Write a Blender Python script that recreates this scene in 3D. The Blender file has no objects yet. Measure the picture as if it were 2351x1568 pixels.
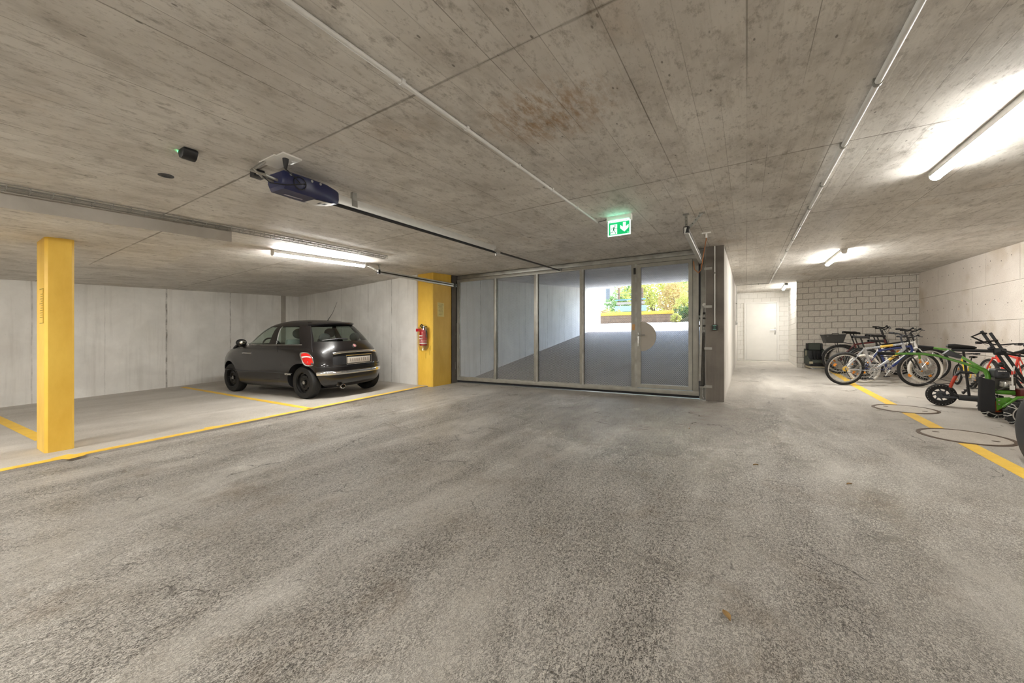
import bpy, bmesh, math, random
import numpy as np
from mathutils import Vector, Matrix

random.seed(7)
SC = bpy.context.scene
COL = SC.collection

# ------------------------------------------------------------------ camera, world, sun, exposure
F, CX, CY, YAW, EYE = 890.0, 1175.5, 784.0, math.radians(31.2), 1.13
cam = bpy.data.cameras.new('camera')
cam.sensor_fit = 'HORIZONTAL'; cam.sensor_width = 36.0; cam.lens = 36.0 * F / 2351.0
cam.clip_start = 0.05; cam.clip_end = 300
camo = bpy.data.objects.new('camera', cam); COL.objects.link(camo)
camo.location = (0, 0, EYE); camo.rotation_euler = (math.radians(90), 0, YAW)
SC.camera = camo

SC.view_settings.view_transform = 'Standard'
SC.view_settings.look = 'None'
SC.view_settings.gamma = 1.0
SC.view_settings.use_curve_mapping = False
SC.view_settings.exposure = 1.15

LAMP = 92.0
world = bpy.data.worlds.new('sky'); SC.world = world; world.use_nodes = True
wn = world.node_tree.nodes; wl = world.node_tree.links
sky = wn.new('ShaderNodeTexSky'); sky.sky_type = 'NISHITA'; sky.sun_disc = False
sky.sun_elevation = math.radians(48); sky.sun_rotation = math.radians(80); sky.air_density = 1.2
bgn = wn['Background']; bgn.inputs['Strength'].default_value = 1.6
hz = wn.new('ShaderNodeMix'); hz.data_type = 'RGBA'; hz.inputs[0].default_value = .6; hz.inputs[7].default_value = (.86, .85, .82, 1)   # thin bright cloud over the whole sky
wl.new(sky.outputs[0], hz.inputs[6]); wl.new(hz.outputs[2], bgn.inputs['Color'])
sund = bpy.data.lights.new('sun', 'SUN'); sund.energy = 1.7; sund.angle = math.radians(0.6); sund.color = (1, .95, .86)
suno = bpy.data.objects.new('sun', sund); COL.objects.link(suno)
suno.rotation_euler = (Vector((-.62, -.16, -.77))).to_track_quat('-Z', 'Y').to_euler()

# ------------------------------------------------------------------ pixel -> place helpers
_s, _c = math.sin(YAW), math.cos(YAW)
def ray(x, y):
    u = (x - CX) / F; v = (CY - y) / F
    return (-_s + _c * u, _c + _s * u, v)
def zf(X, Y): return .028 * Y
def zc(X, Y):
    t = min(max(1 - Y / 6.93, 0), 1.1)
    return EYE + 1.25 + .036 * Y + .02 * min(X, 0) * t + .02 * min(X + 5.6, 0)
def on(x, y, fn, off=0.0):
    dx, dy, dz = ray(x, y); d = 5.0
    for i in range(60): d = (fn(dx * d, dy * d) + off - EYE) / dz
    return Vector((dx * d, dy * d, EYE + dz * d))
def fl(x, y, off=0.0): return on(x, y, zf, off)
def ce(x, y, off=0.0): return on(x, y, zc, off)
def atY(x, y, Y):
    dx, dy, dz = ray(x, y); d = Y / dy; return Vector((dx * d, Y, EYE + dz * d))
def atX(x, y, X):
    dx, dy, dz = ray(x, y); d = X / dx; return Vector((X, dy * d, EYE + dz * d))

# ------------------------------------------------------------------ materials
def lin(h):
    if isinstance(h, str):
        h = h.lstrip('#'); c = [int(h[i:i + 2], 16) / 255 for i in (0, 2, 4)]
    else: c = list(h)
    return tuple((v / 12.92 if v <= .04045 else ((v + .055) / 1.055) ** 2.4) for v in c) + (1.0,)
class NT:
    def __init__(s, name):
        s.m = bpy.data.materials.new(name); s.m.use_nodes = True
        s.t = s.m.node_tree; s.b = s.t.nodes['Principled BSDF']; s.out = s.t.nodes['Material Output']
        s._co = None
    def n(s, typ, ins=None, **kw):
        nd = s.t.nodes.new('ShaderNode' + typ)
        for k, v in kw.items(): setattr(nd, k, v)
        for k, v in (ins or {}).items(): s.set(nd.inputs[k], v)
        return nd
    def set(s, sock, v):
        if isinstance(v, bpy.types.NodeSocket): s.t.links.new(v, sock)
        elif isinstance(v, bpy.types.Node): s.t.links.new(v.outputs[0], sock)
        else: sock.default_value = v
    def math(s, op, a, b=0.0, c=None, clamp=False):
        nd = s.n('Math', operation=op, use_clamp=clamp); s.set(nd.inputs[0], a); s.set(nd.inputs[1], b)
        if c is not None: s.set(nd.inputs[2], c)
        return nd.outputs[0]
    def co(s):
        if s._co is None: s._co = s.n('TexCoord').outputs['Object']
        return s._co
    def xyz(s):
        return s.n('SeparateXYZ', {0: s.co()}).outputs
    def vec(s, x, y, z): return s.n('CombineXYZ', {0: x, 1: y, 2: z}).outputs[0]
    def map(s, scale=(1, 1, 1), rot=(0, 0, 0), loc=(0, 0, 0), v=None):
        return s.n('Mapping', {'Vector': v if v is not None else s.co(), 'Scale': scale, 'Rotation': rot, 'Location': loc}).outputs[0]
    def noise(s, v, scale, detail=4, rough=.55, dist=0):
        return s.n('TexNoise', {'Vector': v, 'Scale': scale, 'Detail': detail, 'Roughness': rough, 'Distortion': dist}).outputs['Fac']
    def ramp(s, f, lo, hi, a=0.0, b=1.0):
        nd = s.n('MapRange', {0: f, 1: lo, 2: hi, 3: a, 4: b}, clamp=True); return nd.outputs[0]
    def mix(s, f, a, b, mode='MIX'):
        nd = s.n('Mix', data_type='RGBA', blend_type=mode)
        s.set(nd.inputs[0], f); s.set(nd.inputs[6], a); s.set(nd.inputs[7], b)
        return nd.outputs[2]
    def line(s, v, at, w):            # 1 on |v-at|<w
        return s.ramp(s.math('ABSOLUTE', s.math('SUBTRACT', v, at)), w, w * .4)
    def bump(s, h, strength=.3, dist=.02, nrm=None):
        nd = s.n('Bump', {'Height': h, 'Strength': strength, 'Distance': dist})
        if nrm is not None: s.set(nd.inputs['Normal'], nrm)
        return nd.outputs[0]
    def fin(s, col=None, rough=None, metal=None, normal=None, **kw):
        for k, v in (('Base Color', col), ('Roughness', rough), ('Metallic', metal), ('Normal', normal)):
            if v is not None: s.set(s.b.inputs[k], v)
        for k, v in kw.items(): s.set(s.b.inputs[k.replace('_', ' ')], v)
        return s.m

def simple(name, col, rough=.5, metal=0.0, var=.12, scale=20, bump=0.0, coat=0.0, spec=.5):
    t = NT(name); c = lin(col)
    n = t.noise(t.co(), scale, 4)
    dark = tuple(x * (1 - var) for x in c[:3]) + (1,); light = tuple(min(1, x * (1 + var)) for x in c[:3]) + (1,)
    t.fin(t.mix(t.ramp(n, .3, .7), dark, light), t.ramp(n, .3, .7, max(0, rough - .06), min(1, rough + .06)), metal)
    t.b.inputs['Specular IOR Level'].default_value = spec
    if coat: t.b.inputs['Coat Weight'].default_value = coat; t.b.inputs['Coat Roughness'].default_value = .05
    if bump: t.set(t.b.inputs['Normal'], t.bump(n, bump, .01))
    return t.m

def emit(name, col, strength):
    t = NT(name); c = lin(col)
    t.fin(c, .4); t.b.inputs['Emission Color'].default_value = c; t.b.inputs['Emission Strength'].default_value = strength
    return t.m

def glassy(name, tint, gloss=.12, rough=.02):
    t = NT(name)
    tr = t.n('BsdfTransparent', {0: lin(tint)}); gl = t.n('BsdfGlossy', {'Color': (1, 1, 1, 1), 'Roughness': rough})
    fc = t.n('LayerWeight', {'Blend': .5}).outputs['Facing']
    f = t.math('ADD', t.math('MULTIPLY', t.math('POWER', fc, 4.0), .55), .03 + gloss * .12, clamp=True)
    mx = t.n('MixShader', {0: f, 1: tr.outputs[0], 2: gl.outputs[0]})
    t.t.links.new(mx.outputs[0], t.out.inputs[0])
    return t.m

def mat_ceiling():
    t = NT('board marked concrete ceiling'); x, y, z = t.xyz()
    v = t.vec(t.math('ADD', y, 18.64), t.math('ADD', x, 20), 0)
    big = t.n('TexBrick', {'Vector': v, 'Color1': (0, 0, 0, 1), 'Color2': (1, 1, 1, 1), 'Mortar': (.5, .5, .5, 1), 'Scale': 1, 'Mortar Size': .004,
                           'Mortar Smooth': .3, 'Brick Width': 2.01, 'Row Height': .5}, offset=0.0)
    bd = t.n('TexBrick', {'Vector': v, 'Color1': (0, 0, 0, 1), 'Color2': (1, 1, 1, 1), 'Mortar': (.5, .5, .5, 1), 'Scale': 1, 'Mortar Size': .002,
                          'Mortar Smooth': .2, 'Brick Width': 2.01, 'Row Height': .125}, offset=0.0)
    grain = t.noise(t.map((9, .9, 5)), 5, 6, .6)
    mott = t.noise(t.co(), 1.7, 7, .62, .4)
    mott2 = t.noise(t.map((2.2, 1.1, 1)), 8.5, 7, .76)
    blot = t.noise(t.map((1.5, .8, 1), loc=(7, 3, 0)), 3.0, 6, .68, .3)
    speck = t.noise(t.map((1.6, .8, 1)), 34, 4, .7)
    pits = t.n('TexVoronoi', {'Vector': t.map((1.7, .75, 1)), 'Scale': 7.0, 'Randomness': 1.0}).outputs['Distance']
    ring = t.n('TexVoronoi', {'Vector': t.map((1, 1, 1), loc=(2, 5, 0)), 'Scale': 2.1, 'Randomness': 1.0}).outputs['Distance']
    base = t.mix(t.ramp(mott, .3, .72), lin('#c8c3bc'), lin('#e9e6e0'))
    base = t.mix(t.ramp(bd.outputs[0], 0, 1, 0, .24), base, lin('#aaa298'))
    base = t.mix(t.ramp(big.outputs[0], 0, 1, 0, .18), base, lin('#d6cfc4'))
    base = t.mix(t.ramp(grain, .54, .76, 0, .32), base, lin('#928a7f'))
    base = t.mix(t.ramp(blot, .50, .70, 0, .45), base, lin('#8a8378'))
    base = t.mix(t.ramp(mott2, .53, .68, 0, .62), base, lin('#7b7368'))
    base = t.mix(t.ramp(speck, .58, .70, 0, .4), base, lin('#6f675c'))
    base = t.mix(t.ramp(pits, .075, .045, 0, .7), base, lin('#544d43'))
    rl = t.ramp(t.math('ABSOLUTE', t.math('SUBTRACT', ring, .062)), .016, .006, 0, .55)
    base = t.mix(t.math('MULTIPLY', rl, t.ramp(mott2, .4, .6)), base, lin('#5f574c'))
    # rust-brown formwork stain in the slab, plus weak ones over it
    dx = t.math('DIVIDE', t.math('SUBTRACT', x, -.98), .42); dy = t.math('DIVIDE', t.math('SUBTRACT', y, 2.02), .34)
    r2 = t.math('ADD', t.math('MULTIPLY', dx, dx), t.math('MULTIPLY', dy, dy))
    sm = t.math('MULTIPLY', t.ramp(r2, 1.2, .1), t.ramp(t.noise(t.map((9, 3, 1)), 3, 5, .7), .42, .62))
    base = t.mix(t.math('MULTIPLY', sm, .75), base, lin('#9a7748'))
    rust = t.ramp(t.noise(t.map((1, .6, 1), loc=(3, 1, 0)), 1.3, 5, .65), .60, .76, 0, .30)
    base = t.mix(rust, base, lin('#ab8c60'))
    mfac = t.math('MULTIPLY', bd.outputs['Fac'], t.ramp(t.noise(t.map((8, .6, 1)), 1.0, 2), .44, .62, .0, .6))
    base = t.mix(mfac, base, lin('#625a4e'))
    yj = t.math('ABSOLUTE', t.math('SUBTRACT', t.math('MODULO', t.math('ADD', y, 18.64 + 1.005), 2.01), 1.005))
    yw = t.math('ADD', yj, t.math('MULTIPLY', t.math('SUBTRACT', t.noise(t.co(), 14, 3), .5), .014))
    jl = t.math('MULTIPLY', t.ramp(yw, .011, .003, 0, .75), t.ramp(t.noise(t.co(), 1.5, 3), .3, .55, .3, 1))
    lf = t.math('MULTIPLY', big.outputs['Fac'], t.ramp(t.noise(t.map((3, .5, 1), loc=(5, 2, 0)), 1.0, 2), .45, .62, .0, .55))
    base = t.mix(t.math('MAXIMUM', jl, lf), base, lin('#655c4d'))
    h = t.math('SUBTRACT', t.math('ADD', t.math('MULTIPLY', grain, .5), t.math('MULTIPLY', mott2, .25)), t.math('MULTIPLY', t.math('MAXIMUM', bd.outputs['Fac'], t.math('MAXIMUM', jl, lf)), .5))
    h = t.math('ADD', h, t.math('MULTIPLY', bd.outputs[0], .3))
    return t.fin(base, t.ramp(mott, .3, .7, .55, .8), 0.0, t.bump(h, .3, .012))

def mat_wall(name, axis, lines, hi='#ebe8e2', lo='#d0ccc5', line='#6f685e'):
    t = NT(name); o = t.xyz(); a = o[axis]
    st = t.noise(t.map((5, 5, .35)), 1.6, 6, .6)
    m = t.noise(t.co(), 1.3, 6, .6, .3)
    sp = t.noise(t.co(), 30, 3, .6)
    base = t.mix(t.ramp(m, .3, .7), lin(lo), lin(hi))
    base = t.mix(t.ramp(st, .52, .74, 0, .26), base, lin('#978f84'))
    base = t.mix(t.ramp(sp, .68, .76, 0, .3), base, lin('#7f776b'))
    h = t.math('MULTIPLY', st, .4)
    for (p, w, k) in lines:
        wob = t.math('ADD', a, t.math('MULTIPLY', t.math('SUBTRACT', t.noise(t.map((2, 2, 2)), 1.5, 3), .5), .03))
        l = t.math('MULTIPLY', t.math('MULTIPLY', t.line(wob, p, w), k), t.ramp(t.noise(t.map((1, 1, 1.6)), 3.2, 5, .7), .38, .62, .12, 1))
        base = t.mix(l, base, lin(line)); h = t.math('SUBTRACT', h, t.math('MULTIPLY', l, .5))
    return t.fin(base, .78, 0.0, t.bump(h, .25, .01))

def mat_floor(name, hi, lo, dirt, rough=(.38, .72), amt=1.0):
    """worn screed: pitted grain, streaky wear, cracks, brown dirt; pits are densest in the drive lane"""
    t = NT(name); x, y, z = t.xyz(); main = amt > .9
    stre = t.map((1, .6, 1), rot=(0, 0, math.radians(28)))
    str2 = t.map((1, .28, 1), rot=(0, 0, math.radians(24)))
    m = t.noise(t.co(), .55, 5, .6, .5)
    m2 = t.noise(t.co(), 2.3, 6, .65, .3)
    wear = t.noise(str2, 1.7, 6, .66, .5)
    grain = t.noise(stre, 120, 5, .75, 1.3)
    fine = t.noise(t.co(), 330, 3, .8)
    area = t.ramp(wear, .36, .64)
    lane = t.math('MULTIPLY', t.ramp(x, .4, 2.0, 1.0, .25), t.ramp(y, 4.5, 8.5, 1.0, .4)) if main else 1.0
    pit = t.math('MULTIPLY', t.ramp(grain, .49, .60), t.math('MULTIPLY', lane, t.math('ADD', .20, t.math('MULTIPLY', area, 1.0))), clamp=True)
    base = t.mix(t.ramp(m2, .3, .7), lin(lo), lin(hi))
    base = t.mix(t.math('MULTIPLY', t.math('MULTIPLY', area, lane), .36 * amt), base, lin('#8a8073'))
    base = t.mix(t.math('MULTIPLY', pit, .90 * amt), base, lin(dirt))
    base = t.mix(t.ramp(fine, .51, .64, 0, .6 * amt), base, lin('#50483c'))
    base = t.mix(t.ramp(fine, .46, .32, 0, .45), base, lin('#ece7dd'))
    h = t.math('SUBTRACT', t.math('MULTIPLY', fine, .35), t.math('MULTIPLY', pit, .9))
    if main:
        big = t.noise(stre, 34, 5, .7, 1.0)
        bp = t.math('MULTIPLY', t.ramp(big, .60, .68), t.math('MULTIPLY', lane, t.ramp(wear, .46, .62)), clamp=True)
        base = t.mix(t.math('MULTIPLY', bp, .7), base, lin('#4a4136'))
        br = t.math('MULTIPLY', t.ramp(t.noise(t.map((1, 1, 1), loc=(3, 9, 0)), 1.5, 6, .7, .4), .54, .68), lane)
        base = t.mix(t.math('MULTIPLY', br, .42), base, lin('#857158'))
        cv = t.n('VectorMath', {0: t.co(), 1: t.n('VectorMath', {0: t.n('TexNoise', {'Vector': t.co(), 'Scale': 2.6, 'Detail': 6.0}).outputs['Color'], 'Scale': .55}, operation='SCALE').outputs[0]}, operation='ADD').outputs[0]
        ck = t.n('TexVoronoi', {'Vector': cv, 'Scale': 1.15}, feature='DISTANCE_TO_EDGE').outputs['Distance']
        ck = t.math('MULTIPLY', t.ramp(ck, .010, .002), t.ramp(t.noise(t.co(), 2.4, 4, .6), .53, .62), clamp=True)
        base = t.mix(t.math('MULTIPLY', ck, .75), base, lin('#453d33'))
        h = t.math('SUBTRACT', t.math('SUBTRACT', h, t.math('MULTIPLY', bp, 1.0)), t.math('MULTIPLY', ck, .8))
    rg = t.ramp(t.math('ADD', t.math('MULTIPLY', m2, .6), t.math('MULTIPLY', pit, .35)), .2, .65, rough[0], rough[1])
    if main:
        ddx = t.math('SUBTRACT', x, -1.2); ddy = t.math('SUBTRACT', y, 5.3)
        pol = t.math('MULTIPLY', t.ramp(t.math('SQRT', t.math('ADD', t.math('MULTIPLY', ddx, ddx), t.math('MULTIPLY', ddy, ddy))), 2.3, .7), t.ramp(m2, .35, .6, .35, 1))
        rg = t.math('SUBTRACT', rg, t.math('MULTIPLY', pol, .24), clamp=True)
    return t.fin(base, rg, 0.0, t.bump(h, .8 * amt, .014))

def mat_panel():
    t = NT('pinkish wood-chip wall panel')
    a = t.noise(t.co(), 105, 4, .75); b = t.noise(t.co(), 1.5, 4, .6); g = t.noise(t.map((1, 1, 1), loc=(4, 2, 7)), 1.1, 3)
    base = t.mix(t.ramp(b, .3, .7), lin('#ddd3c9'), lin('#ebe3da'))
    base = t.mix(t.ramp(g, .55, .72, 0, .5), base, lin('#b09b78'))
    base = t.mix(t.ramp(a, .53, .66, 0, .55), base, lin('#998b7e'))
    base = t.mix(t.ramp(a, .42, .3, 0, .5), base, lin('#e0d4c8'))
    v = t.n('TexVoronoi', {'Vector': t.map((1, 1, 1)), 'Scale': 14.0}).outputs['Distance']
    base = t.mix(t.ramp(v, .10, .07, 0, .6), base, lin('#6d6156'))
    return t.fin(base, .9, 0.0, t.bump(a, .5, .01))

def mat_yellow(name='yellow wall paint', col='#e3b23c'):
    t = NT(name); n = t.noise(t.map((2, 2, .8)), 2, 5, .6); s = t.noise(t.co(), 40, 4, .7); e = t.noise(t.co(), 8, 6, .75)
    base = t.mix(t.ramp(n, .3, .7), lin('#deb03e'), lin('#f0c755'))
    base = t.mix(t.ramp(e, .70, .78, 0, .5), base, lin('#a47c22'))
    return t.fin(base, .45, 0.0, t.bump(s, .1, .005))
def mat_line():
    t = NT('worn yellow floor paint'); e = t.noise(t.co(), 60, 6, .8); m = t.noise(t.co(), 4, 5, .7)
    base = t.mix(t.ramp(m, .3, .7), lin('#dcae36'), lin('#f2c94e'))
    base = t.mix(t.ramp(t.math('ADD', t.math('MULTIPLY', e, .7), t.math('MULTIPLY', m, .3)), .56, .66, 0, .65), base, lin('#97805a'))
    return t.fin(base, .6, 0.0, t.bump(e, .3, .006))
def mat_galv():
    t = NT('galvanised steel'); v = t.n('TexVoronoi', {'Vector': t.co(), 'Scale': 60.0}).outputs['Color']
    n = t.noise(t.co(), 6, 5)
    base = t.mix(t.ramp(n, .3, .7), lin('#85837c'), lin('#a9a7a0'))
    return t.fin(base, t.ramp(n, .3, .7, .34, .5), .55)

M = {}
def mats():
    M['ceiling'] = mat_ceiling()
    M['floor'] = mat_floor('worn concrete floor', '#dcd6cd', '#bdb6ab', '#332c23', (.26, .66))
    M['bay'] = mat_floor('smooth concrete bay floor', '#d0cac1', '#b8b1a7', '#7d756a', (.4, .65), .55)
    M['slab'] = mat_wall('raw slab edge concrete', 1, [], '#b3ada3', '#979086')
    M['corrwall'] = mat_wall('pale formed concrete', 1, [(8.2, .012, .6), (9.6, .012, .6), (11, .012, .6), (12.4, .012, .6)], '#dedad3', '#c8c3ba')
    M['pier'] = mat_wall('dark stained concrete', 0, [], '#7d766c', '#56504a')
    M['rampwall'] = mat_wall('grey ramp wall concrete', 1, [(7.75, .014, .8), (8.55, .014, .8), (10.0, .014, .8), (11.5, .014, .8), (12.9, .014, .8), (14.1, .014, .8)], '#e9e9e8', '#d2d2d2', '#7d7b7c')
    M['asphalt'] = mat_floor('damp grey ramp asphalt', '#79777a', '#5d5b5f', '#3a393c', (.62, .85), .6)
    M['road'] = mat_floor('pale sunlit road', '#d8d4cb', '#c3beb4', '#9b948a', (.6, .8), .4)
    M['block'] = simple('grey cement block', '#dcd7ce', .85, 0, .12, 25, .3)
    M['mortar'] = simple('recessed mortar', '#7b7367', .9, 0, .15, 40)
    M['wblock'] = simple('white painted block', '#efece6', .6, 0, .03, 20, .1)
    M['wmortar'] = simple('white painted mortar joint', '#dcd8d0', .7, 0, .03, 20)
    M['panel'] = mat_panel()
    M['pjoint'] = simple('tan panel joint', '#8d7a62', .9, 0, .15, 30)
    M['yellow'] = mat_yellow()
    M['line'] = mat_line()
    M['galv'] = mat_galv()
    M['steel'] = simple('grey galvanised steel frame', '#96938a', .42, .3, .14, 7)
    M['dsteel'] = simple('dark oily steel spring', '#4c4a46', .38, .7, .2, 30)
    M['mesh'] = simple('expanded metal mesh', '#e0e0dd', .5, .1, .04, 10)
    M['rubber'] = simple('black rubber', '#17171a', .75, 0, .2, 30)
    M['black'] = simple('black plastic', '#141416', .45, 0, .2, 30)
    M['dgrey'] = simple('dark grey plastic', '#35363a', .5, 0, .15, 30)
    M['white'] = simple('white plastic', '#e9e7e2', .4, 0, .03, 12)
    M['whitepaint'] = simple('white door paint', '#f1efea', .35, 0, .02, 6)
    M['pvc'] = simple('pale grey pvc conduit', '#d6d5d1', .35, 0, .04, 12)
    M['chrome'] = simple('chrome', '#e6e6e6', .08, 1, .02, 5)
    M['alu'] = simple('brushed aluminium', '#c3c3c0', .3, .9, .06, 30)
    M['silver'] = simple('silver bicycle paint', '#a9abae', .25, .5, .05, 12, 0, .5)
    M['blue'] = simple('navy blue housing plastic', '#24294f', .34, 0, .1, 12)
    M['rail'] = simple('pale satin aluminium', '#d3d2cd', .38, .35, .04, 20)
    M['lamp'] = emit('lit lamp diffuser', (1, .992, .972), LAMP)
    M['red'] = simple('red enamel', '#b5202a', .3, 0, .08, 20)
    M['paper'] = simple('yellowed paper', '#ecd98e', .8, 0, .05, 20)
    M['ink'] = simple('grey print ink', '#7c6a3e', .8)
    M['bag'] = glassy('clear plastic bag', '#f4f4f2', .55, .12)
mats()

# ------------------------------------------------------------------ mesh builder
class MB:
    def __init__(s): s.v = []; s.f = []; s.mi = []; s.cur = 0
    def _add(s, vs, fs):
        o = len(s.v); s.v += [tuple(p) for p in vs]; s.f += [tuple(i + o for i in q) for q in fs]; s.mi += [s.cur] * len(fs); return s
    def box(s, x0, x1, y0, y1, z0, z1):
        vs = [(x, y, z) for z in (z0, z1) for y in (y0, y1) for x in (x0, x1)]
        return s._add(vs, [(0, 2, 3, 1), (4, 5, 7, 6), (0, 1, 5, 4), (2, 6, 7, 3), (0, 4, 6, 2), (1, 3, 7, 5)])
    def cbox(s, c, sz): return s.box(c[0] - sz[0] / 2, c[0] + sz[0] / 2, c[1] - sz[1] / 2, c[1] + sz[1] / 2, c[2] - sz[2] / 2, c[2] + sz[2] / 2)
    def bar(s, p0, p1, w, h, up=(0, 0, 1)):
        p0 = Vector(p0); p1 = Vector(p1); d = (p1 - p0).normalized(); up = Vector(up)
        sd = d.cross(up)
        if sd.length < 1e-4: sd = d.cross(Vector((1, 0, 0)))
        sd.normalize(); u = sd.cross(d).normalized()
        vs = [p + sd * a * w / 2 + u * b * h / 2 for p in (p0, p1) for a, b in ((-1, -1), (1, -1), (1, 1), (-1, 1))]
        return s._add(vs, [(3, 2, 1, 0), (4, 5, 6, 7), (0, 1, 5, 4), (1, 2, 6, 5), (2, 3, 7, 6), (3, 0, 4, 7)])
    def cyl(s, p0, p1, r, r2=None, n=12): return s.tube([p0, p1], [r, r if r2 is None else r2], n)
    def tube(s, pts, r, n=8, closed=False):
        pts = [Vector(p) for p in pts]; k = len(pts)
        rs = r if isinstance(r, (list, tuple)) else [r] * k
        o = len(s.v); vs = []; nrm = None
        for i, p in enumerate(pts):
            if closed: d = pts[(i + 1) % k] - pts[i - 1]
            else: d = pts[min(i + 1, k - 1)] - pts[max(i - 1, 0)]
            d = d.normalized()
            if nrm is None:
                nrm = d.cross(Vector((0, 0, 1)))
                if nrm.length < 1e-3: nrm = d.cross(Vector((1, 0, 0)))
            nrm = (nrm - d * nrm.dot(d)).normalized(); b = d.cross(nrm)
            vs += [p + (nrm * math.cos(2 * math.pi * j / n) + b * math.sin(2 * math.pi * j / n)) * rs[i] for j in range(n)]
        fs = []
        for i in range(k if closed else k - 1):
            a = i * n; bq = ((i + 1) % k) * n
            fs += [(a + j, a + (j + 1) % n, bq + (j + 1) % n, bq + j) for j in range(n)]
        if not closed: fs += [tuple(range(n - 1, -1, -1)), tuple((k - 1) * n + j for j in range(n))]
        return s._add(vs, fs)
    def lathe(s, prof, c, axis='z', n=24, closed=False):
        vs = []; k = len(prof)
        for i in range(n):
            a = 2 * math.pi * i / n; ca, sa = math.cos(a), math.sin(a)
            for (r, h) in prof:
                p = {'z': (r * ca, r * sa, h), 'y': (r * ca, h, r * sa), 'x': (h, r * ca, r * sa)}[axis]
                vs.append((c[0] + p[0], c[1] + p[1], c[2] + p[2]))
        fs = []
        for i in range(n):
            a = i * k; b = ((i + 1) % n) * k
            for j in range(k if closed else k - 1):
                j2 = (j + 1) % k
                fs.append((a + j, b + j, b + j2, a + j2))
        return s._add(vs, fs)
    def prism(s, poly, vec):
        poly = [Vector(p) for p in poly]; vec = Vector(vec); k = len(poly)
        return s._add(poly + [p + vec for p in poly], [tuple(range(k - 1, -1, -1)), tuple(range(k, 2 * k))] + [(i, (i + 1) % k, k + (i + 1) % k, k + i) for i in range(k)])
    def ball(s, c, r, nu=12, nv=8):
        r = r if isinstance(r, (tuple, list)) else (r, r, r)
        vs = [(c[0], c[1], c[2] + r[2])]; fs = []
        for j in range(1, nv):
            t = math.pi * j / nv
            vs += [(c[0] + r[0] * math.sin(t) * math.cos(2 * math.pi * i / nu), c[1] + r[1] * math.sin(t) * math.sin(2 * math.pi * i / nu), c[2] + r[2] * math.cos(t)) for i in range(nu)]
        vs.append((c[0], c[1], c[2] - r[2])); e = len(vs) - 1
        fs += [(0, 1 + i, 1 + (i + 1) % nu) for i in range(nu)]
        for j in range(nv - 2):
            a = 1 + j * nu; b = a + nu
            fs += [(a + i, b + i, b + (i + 1) % nu, a + (i + 1) % nu) for i in range(nu)]
        a = 1 + (nv - 2) * nu
        fs += [(e, a + (i + 1) % nu, a + i) for i in range(nu)]
        return s._add(vs, fs)
    def grid(s, rows):
        k = len(rows[0]); vs = [p for r in rows for p in r]
        return s._add(vs, [(i * k + j, i * k + j + 1, (i + 1) * k + j + 1, (i + 1) * k + j) for i in range(len(rows) - 1) for j in range(k - 1)])
    def mesh(s, name, mats, smooth=True, bevel=0.0, org=(0, 0, 0), fixn=True, seg=2):
        me = bpy.data.meshes.new(name)
        vs = [(a - org[0], b - org[1], c - org[2]) for a, b, c in s.v]
        me.from_pydata(vs, [], s.f)
        for m in (mats if isinstance(mats, (list, tuple)) else [mats]): me.materials.append(m)
        me.polygons.foreach_set('material_index', s.mi)
        if fixn or bevel:
            bm = bmesh.new(); bm.from_mesh(me)
            if fixn: bmesh.ops.recalc_face_normals(bm, faces=bm.faces)
            if bevel:
                es = [e for e in bm.edges if len(e.link_faces) == 2 and e.calc_face_angle(0) > .7]
                bmesh.ops.bevel(bm, geom=es, offset=bevel, segments=seg, affect='EDGES', profile=.6)
            bm.to_mesh(me); bm.free()
        me.update()
        if smooth:
            me.shade_smooth(); me.set_sharp_from_angle(angle=math.radians(38))
        return me
    def build(s, name, mats, parent=None, smooth=True, bevel=0.0, fixn=True, world=True, seg=2):
        org = parent.get('_o', (0, 0, 0)) if (parent is not None and world) else (0, 0, 0)
        o = bpy.data.objects.new(name, s.mesh(name, mats, smooth, bevel, org, fixn, seg))
        COL.objects.link(o)
        if parent is not None:
            o.parent = parent
        return o
ORG = {}
def tag(o, label=None, cat=None, group=None, kind=None):
    if label: o['label'] = label
    if cat: o['category'] = cat
    if group: o['group'] = group
    if kind: o['kind'] = kind
    return o
def thing(name, loc, label, cat, group=None, kind=None):
    """Empty at the thing's base; parts are given in world coordinates"""
    o = bpy.data.objects.new(name, None); COL.objects.link(o); o.location = loc; o.empty_display_size = .1
    o['_o'] = tuple(loc)
    return tag(o, label, cat, group, kind)
def struct(name, mb, m, **kw):
    o = mb.build(name, m, None, **kw); o['kind'] = 'structure'; return o
def local(name, label, cat, group=None):
    o = bpy.data.objects.new(name, None); COL.objects.link(o); o['_o'] = (0, 0, 0)
    return tag(o, label, cat, group)
def place(o, loc, fwd, up=(0, 0, 1)):
    x = Vector(fwd).normalized(); z = Vector(up); z = (z - x * z.dot(x)).normalized(); y = z.cross(x)
    o.matrix_world = Matrix(((x.x, y.x, z.x, loc[0]), (x.y, y.y, z.y, loc[1]), (x.z, y.z, z.z, loc[2]), (0, 0, 0, 1)))
def fitfloor(v): return Vector((v[0], v[1], zf(v[0], v[1])))
def V(*a): return Vector(a)
UPF = Vector((0, -.028, 1)).normalized()

# ================================================================== THE SETTING
# ---- floor: one sloping concrete slab (rises towards the far door)
b = MB(); b.box(-12.8, 4.1, -8.2, 17.2, -.3, 0)
b.v = [(x, y, z + zf(x, y)) for x, y, z in b.v]
struct('floor', b, M['floor'])
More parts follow.
